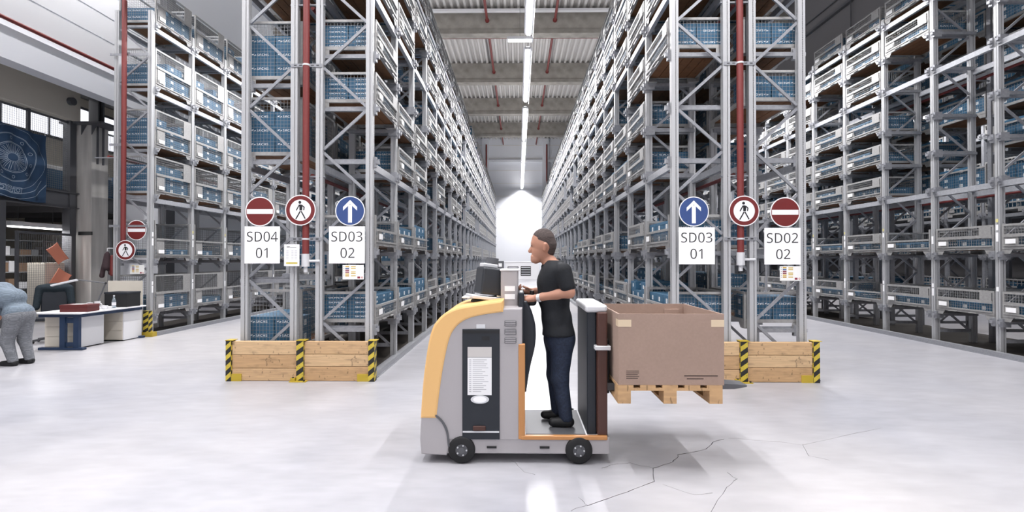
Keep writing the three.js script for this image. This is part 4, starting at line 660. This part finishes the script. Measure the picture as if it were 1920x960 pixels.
    for (let k = 0; k < 10; k++) { const a = k * Math.PI / 5 + .2; c.lineWidth = 4; c.beginPath(); c.arc(cx + Math.cos(a) * 204, cy + Math.sin(a) * 204, 15, 0, 7); c.stroke(); }
    for (const r of [300, 360]) { c.lineWidth = 5; c.beginPath(); c.ellipse(cx, cy + 110, r * 1.1, r * .9, 0, .3, 2.9); c.stroke(); } for (const x of [250, 340, 430]) { c.strokeRect(x, 640, 70, 60); c.beginPath(); c.arc(x + 35, 670, 18, 0, 7); c.stroke(); }
  });
  const bg = new THREE.PlaneGeometry(1.9, 1.8, 40, 30); const bp = bg.attributes.position; for (let i = 0; i < bp.count; i++) { const x = bp.getX(i), y = bp.getY(i); bp.setZ(i, .03 * Math.sin(x * 9 + y * 5) + .02 * Math.sin(x * 17 - y * 6)); bp.setY(i, y - .04 * Math.sin(x * 2.5)); } bg.computeVertexNormals(); bg.rotateY(Math.PI / 2);
  const ban = thing('banner', 'blue banner with a white clutch plate line drawing', 'banner', [AX + .04, 4.13, -12.42]); mesh('cloth', bg, mat(0xffffff, .8, { map: art, side: THREE.DoubleSide }), ban); mesh('cord', S().tube([-.02, .86, -.93], [-.1, 1.0, -1.0], .008, 6).tube([-.02, .86, .93], [-.1, 1.0, 1.0], .008, 6), M.white, ban);
  // gate, lamp and shelves below
  const ga = thing('mesh_gate', 'grey framed wire mesh gate under the mezzanine', 'gate', [AX, 0, -12.6]); mesh('gate_frame', S().box(-.03, 0, -.06, .03, 2.42, 0).box(-.03, 0, -1.62, .03, 2.42, -1.56).box(-.03, 2.36, -1.56, .03, 2.42, -.06).box(-.03, .1, -1.56, .03, .16, -.06), M.greySteel, ga); stuffPart(mesh('gate_wires', wires(S(), 'x', 0, -1.56, -.06, .16, 2.36, .06, .004), M.wire, ga));
  { const t = thing('ceiling_lamp', 'fluorescent lamp hanging under the mezzanine', 'lamp', [-13.3, 2.56, -13.75]); mesh('housing', S().box(-.1, .02, -.8, .1, .14, .8), M.zinc, t); mesh('lamp_tube', S().box(-.03, -.02, -.76, .03, .02, .76), M.lamp, t); mesh('hanger', S().tube([0, .14, .5], [0, .64, .5], .006, 5).tube([0, .14, -.5], [0, .64, -.5], .006, 5), M.greySteel, t); const l = new THREE.RectAreaLight(LAMP_TINT, 170, .08, 1.5); l.name = 'tube_light'; l.rotation.x = -Math.PI / 2; l.position.y = -.03; t.add(l); }
  { const t = thing('ceiling_lamp', 'lamp added to light the mezzanine goods', 'lamp', [-15.5, 7.6, -14]); mesh('housing', S().box(-.1, .02, -3, .1, .14, 3), M.zinc, t); mesh('lamp_tube', S().box(-.03, -.02, -2.9, .03, .02, 2.9), M.lamp, t); const l = new THREE.RectAreaLight(LAMP_TINT, 220, .08, 5.8); l.name = 'tube_light'; l.rotation.x = -Math.PI / 2; l.position.y = -.03; t.add(l); mesh('hanger', S().tube([0, .14, 2], [0, 1.4, 2], .006, 5).tube([0, .14, -2], [0, 1.4, -2], .006, 5), M.greySteel, t); }  // added lamp, lights the interior above the mezzanine floor
  for (let u = 0; u < 3; u++) { const t = thing('shelf_unit', 'grey shelf unit under the mezzanine, ' + ord[u] + ' from the left', 'shelf', [-15.2, 0, -13.2 - u * 1.7], 0, 'shelf units under the mezzanine');
    for (const x of [-.25, .25]) for (const z of [-.8, .8]) mesh('upright', S().box(x - .02, 0, z - .02, x + .02, 2.3, z + .02), M.greySteel, t); for (const y of [.3, .8, 1.3, 1.8, 2.25]) mesh('shelf', S().box(-.27, y, -.82, .27, y + .03, .82), cardGrey, t);
    for (const y of [.33, .83, 1.33, 1.83]) for (let z = -.7, q = 0; z < .6;) { const w = rr(.2, .42); if (rnd() < .8) { const h = rr(.12, .34), g = S().box(-.2, 0, 0, .2, h, w - .03); g.box(-.202, h - .02, -.002, .202, h + .004, w - .028); const o = single('storage_box', g, [cardBrown, cardGrey, M.white, cardBrown, M.annexDark][Math.floor(rnd() * 5)], 'small box on ' + ord[Math.round((y - .33) / .5)] + ' shelf of the ' + ord[u] + ' shelf unit, place ' + ord[q], 'box', 'boxes on the shelf units'); o.position.set(-15.2, y + .001, -13.2 - u * 1.7 + z); } q++; z += w; } }
  { const t = thing('cabinet', 'light beige cabinet under the mezzanine behind the orange bags', 'cabinet', [-13.1, 0, -13.85]); mesh('cabinet_body', rbox(-.25, 0, -.3, .25, 1.6, .3, .01), M.beige, t); mesh('cabinet_door', S().box(.25, .05, -.28, .262, 1.55, .28), M.beige, t); mesh('door_handle', S().box(.262, .8, .2, .28, .95, .22), M.greySteel, t); }
  const orange = mat(0xd08066, .7); const bag = (pts, x, y, d, label) => { const t = thing('cloth_bag', label, 'bag', [x, y, -d], .75); const c = new THREE.Shape(); c.moveTo(...pts[0]); for (let i = 1; i <= pts.length; i++) { const a = pts[i - 1], b = pts[i % pts.length]; c.quadraticCurveTo((a[0] + b[0]) * .42, (a[1] + b[1]) * .42, b[0], b[1]); } const g = new THREE.ExtrudeGeometry(c, { depth: .03, bevelEnabled: true, bevelSize: .012, bevelThickness: .025, bevelSegments: 4, curveSegments: 8 }); mesh('bag_cloth', g, orange, t); mesh('hook', S().tube([.0, .3, 0], [.0, .4, 0], .008, 6), M.greySteel, t); };
  bag([[.01, .3], [.24, -.13], [.04, -.28], [-.2, .1]], -12.58, 1.85, 13.6, 'orange cloth bag hanging highest on the mesh gate'); bag([[0, .24], [.25, .03], [.18, -.16], [-.2, -.18]], -12.58, 1.22, 13.68, 'orange cloth bag hanging just above the chair');
}
// ---------------------------------------------------------------- desk corner at the left
{
  const t = thing('desk', 'white work desk with blue steel legs at the far left', 'desk', [-8.5, 0, -10]); const navy = mat(0x1f3350, .5);
  mesh('desk_top', rbox(-.48, .67, -.88, .42, .7, .78, .008), M.white, t); mesh('top_rail', S().box(-.42, .61, -.82, .38, .668, .72), navy, t);
  for (const z of [.68, -.8]) { for (const x of [.02, .28]) mesh('leg', S().box(x - .05, .03, z - .03, x + .05, .61, z + .03), navy, t); mesh('foot', rbox(-.42, 0, z - .05, .42, .045, z + .05, .01), navy, t); mesh('leg_plate', S().box(.07, .5, z - .01, .23, .6, z + .01).box(.07, .06, z - .01, .23, .14, z + .01), navy, t); }
  const ped = (x0, x1, z0, z1, label) => { const p = thing('desk_cabinet', label, 'cabinet', [(x0 + x1) / 2, 0, (z0 + z1) / 2]); const w = (x1 - x0) / 2, d = (z1 - z0) / 2; mesh('cabinet_body', rbox(-w, .02, -d, w - .02, .6, d, .006), M.beige, p); mesh('side_panel', S().box(w - .02, .02, -d, w, .6, d), M.white, p); mesh('plinth', S().box(-w + .03, 0, -d + .03, w - .03, .02, d - .03), M.black, p); for (let k = 0; k < 3; k++) mesh('drawer_front', S().box(-w + .01, .035 + k * .188, d, w - .03, .215 + k * .188, d + .012), M.beige, p); };
  ped(-9.0, -8.3, -10.02, -9.5, 'white desk cabinet nearest the camera under the desk'); ped(-8.85, -8.16, -10.85, -10.35, 'white desk cabinet under the far end of the desk');
  const bx = thing('file_box', 'dark red flat box on the desk', 'box', [-8.33, .701, -9.5], .1); mesh('box_body', rbox(-.24, 0, -.16, .24, .12, .16, .005), M.redDark, bx); mesh('box_lid', rbox(-.245, .08, -.165, .245, .135, .165, .005), M.redDark, bx); mesh('paper', S().box(-.12, .136, -.1, .08, .139, .08), M.white, bx);
  const bk = thing('black_case', 'black box on the far end of the desk', 'box', [-8.32, .701, -10.52]); mesh('case_body', rbox(-.24, 0, -.2, .23, .3, .18, .008), M.black, bk); mesh('case_lid', rbox(-.245, .27, -.205, .235, .31, .185, .006), M.truckDark, bk);
  const mk = (x, z, h, r, label) => { const c = thing('paper_cup', label, 'cup', [x, .701, z], 0, 'cups on the desk'); mesh('cup', new THREE.LatheGeometry([[0, .003], [r * .8, .003], [r, h], [r - .004, h], [r * .8 - .004, .008], [0, .008]].map(([a, b]) => new THREE.Vector2(a, b)), 20), M.white, c); mesh('handle', new THREE.TorusGeometry(h * .28, .007, 6, 14).translate(r, h * .5, 0), M.white, c); };
  mk(-8.4, -9.8, .14, .05, 'tall white mug behind the dark red box'); mk(-8.3, -9.86, .16, .05, 'white mug with handle beside the bottle'); mk(-8.22, -9.95, .07, .05, 'small low white cup on the desk edge');
  const pa = thing('paper_stack', 'white paper pile between the mugs and the bottle', 'paper', [-8.35, .701, -10.08], .3); for (let k = 0; k < 3; k++) mesh('sheet', S().box(-.15 + k * .01, k * .012, -.1, .15 + k * .012, k * .012 + .01, .1), M.white, pa);
  const bo = thing('bottle', 'clear plastic bottle on the desk', 'bottle', [-8.18, .701, -10.12]); mesh('bottle_body', new THREE.LatheGeometry([[0, 0], [.035, 0], [.037, .02], [.037, .15], [.02, .2], [.013, .22], [.013, .24], [0, .24]].map(([a, b]) => new THREE.Vector2(a, b)), 20), new THREE.MeshPhysicalMaterial({ color: 0xdfe8ee, roughness: .1, transmission: .8, thickness: 0 }), bo); mesh('bottle_label', new THREE.CylinderGeometry(.0378, .0378, .06, 20, 1, true).translate(0, .09, 0), M.white, bo); mesh('cap', S().tube([0, .24, 0], [0, .26, 0], .015, 12), M.white, bo);
  const dl = thing('desk_lamp', 'jointed grey desk lamp reaching over the desk', 'lamp', [-8.62, .701, -10.2]); mesh('lamp_base', S().tube([0, 0, 0], [0, .03, 0], .09, 20), M.black, dl); mesh('lower_arm', S().tube([0, .03, 0], [.12, .5, -.1], .012, 8), M.greySteel, dl); mesh('upper_arm', S().tube([.12, .5, -.1], [-.2, .58, .2], .012, 8), M.greySteel, dl); mesh('lamp_head', S().bar([-.2, .58, .2], [-.55, .47, .4], .09, .03, [0, 0, 1]), M.zinc, dl); mesh('joint', new THREE.SphereGeometry(.022, 10, 8).translate(.12, .5, -.1), M.black, dl);
  const ch = thing('office_chair', 'office chair behind the desk with a jacket over it', 'chair', [-9.55, 0, -10.2], .5); mesh('seat', rbox(-.25, .45, -.25, .25, .53, .25, .03), M.truckDark, ch); mesh('backrest', rbox(-.22, .6, -.28, .22, 1.08, -.22, .03), M.truckDark, ch); mesh('column', S().tube([0, .1, 0], [0, .45, 0], .03, 10), M.greySteel, ch); for (let k = 0; k < 5; k++) { const a = k * 1.2566; mesh('base_leg', S().bar([0, .1, 0], [Math.cos(a) * .28, .06, Math.sin(a) * .28], .04, .03, [0, 1, 0]), M.greySteel, ch); mesh('castor', new THREE.SphereGeometry(.03, 10, 8).translate(Math.cos(a) * .28, .03, Math.sin(a) * .28), M.black, ch); } mesh('back_strut', S().box(-.03, .4, -.3, .03, .8, -.27), M.greySteel, ch);
  const ja = thing('jacket', 'dark teal jacket draped over the office chair', 'jacket', [-9.55, .6, -10.2], .5); mesh('jacket_cloth', surface([[[-.2, .5, -.25], [.2, .5, -.25], .07, .07, .05], [[-.24, .48, -.25], [-.28, .1, -.2], .07, .06, .04], [[.24, .48, -.25], [.3, .06, -.2], .07, .06, .04], [[0, .5, -.3], [0, .1, -.36], .09, .06, .08], [[-.12, .5, -.29], [-.14, 0, -.35], .07, .06, .06], [[.12, .5, -.29], [.14, 0, -.35], .07, .06, .06]], .016, .05), mat(0x22323c, .85, { map: fabricMap }), ja);
  const pn = thing('back_board', 'beige board standing between the desk and the far left rack', 'board', [-8.62, 0, -11.0]); mesh('board', rbox(-.4, .3, -.012, .36, 1.22, .012, .004), M.beige, pn); for (const x of [-.38, .34]) mesh('post', S().box(x - .015, 0, -.03, x + .015, 1.22, -.012), M.zinc, pn);
  const hj = thing('hanging_jacket', 'dark and red jacket hanging beside the white door', 'jacket', [-9.25, 1.62, -11.25], .3); mesh('jacket_cloth', surface([[[0, .22, 0], [0, -.1, .02], .03, .08, .05], [[.02, .18, 0], [.06, -.24, 0], .03, .045, .03], [[-.03, .18, 0], [-.1, -.3, 0], .03, .05, .03]], .014, .04), mat(0x3a2a2e, .85), hj); mesh('red_panel', surface([[[.1, .14, .03], [.12, -.26, .04], .03, .055, .03]], .012, .02), M.red, hj); mesh('hook', S().tube([0, .24, 0], [0, .32, 0], .01, 6).tube([0, .32, 0], [.32, .32, .1], .01, 6), M.zinc, hj);
}
// ---------------------------------------------------------------- far end of the aisle and right-hand upper wall
{
  const t = thing('storage_counter', 'long white counter with dark shelves at the aisle end', 'counter', [.3, 0, -44.5]); mesh('counter_body', S().box(-1.45, 0, -.5, 1.5, 1.5, 0), M.white, t); mesh('counter_top', rbox(-1.55, 1.5, -.55, 1.6, 1.56, .05, .01), M.white, t); for (const [a, b, y0, y1] of [[-1.25, -.3, .9, 1.12], [-.1, .8, .3, 1.15]]) { mesh('shelf_opening', S().box(a, y0, 0, b, y1, .01), M.black, t); for (let y = y0 + .1; y < y1; y += .2) mesh('shelf', S().box(a + .05, y, .01, b - .05, y + .06, .04), M.zinc, t); }
  const c2 = thing('tool_cabinet', 'dark grey cabinet beside the white counter at the aisle end', 'cabinet', [-1.6, 0, -44.4]); mesh('cabinet_body', S().box(-.32, 0, -.4, .32, 1.6, 0), M.greySteel, c2); mesh('cabinet_label', S().box(-.15, 1.1, 0, .15, 1.4, .01), M.plate, c2);
  struct('wall_right_upper', S().box(12.2, 6.6, -END, 12.5, ROOF + .2, REAR), M.wallGrey, 'dark grey wall above the right racks', 'wall');
  const y = 9.95; single('conduit', S().tube([12.12, 11.6, -24], [12.12, 11.6, -14], .03, 8).tube([12.12, 11.6, -18.5], [12.12, 9.6, -18.5], .02, 8).box(12.05, 11.1, -22, 12.18, 11.2, -10), M.greySteel, 'dark conduit frame on the grey wall above the right racks', 'conduit');
}
renderer.render(scene, camera);
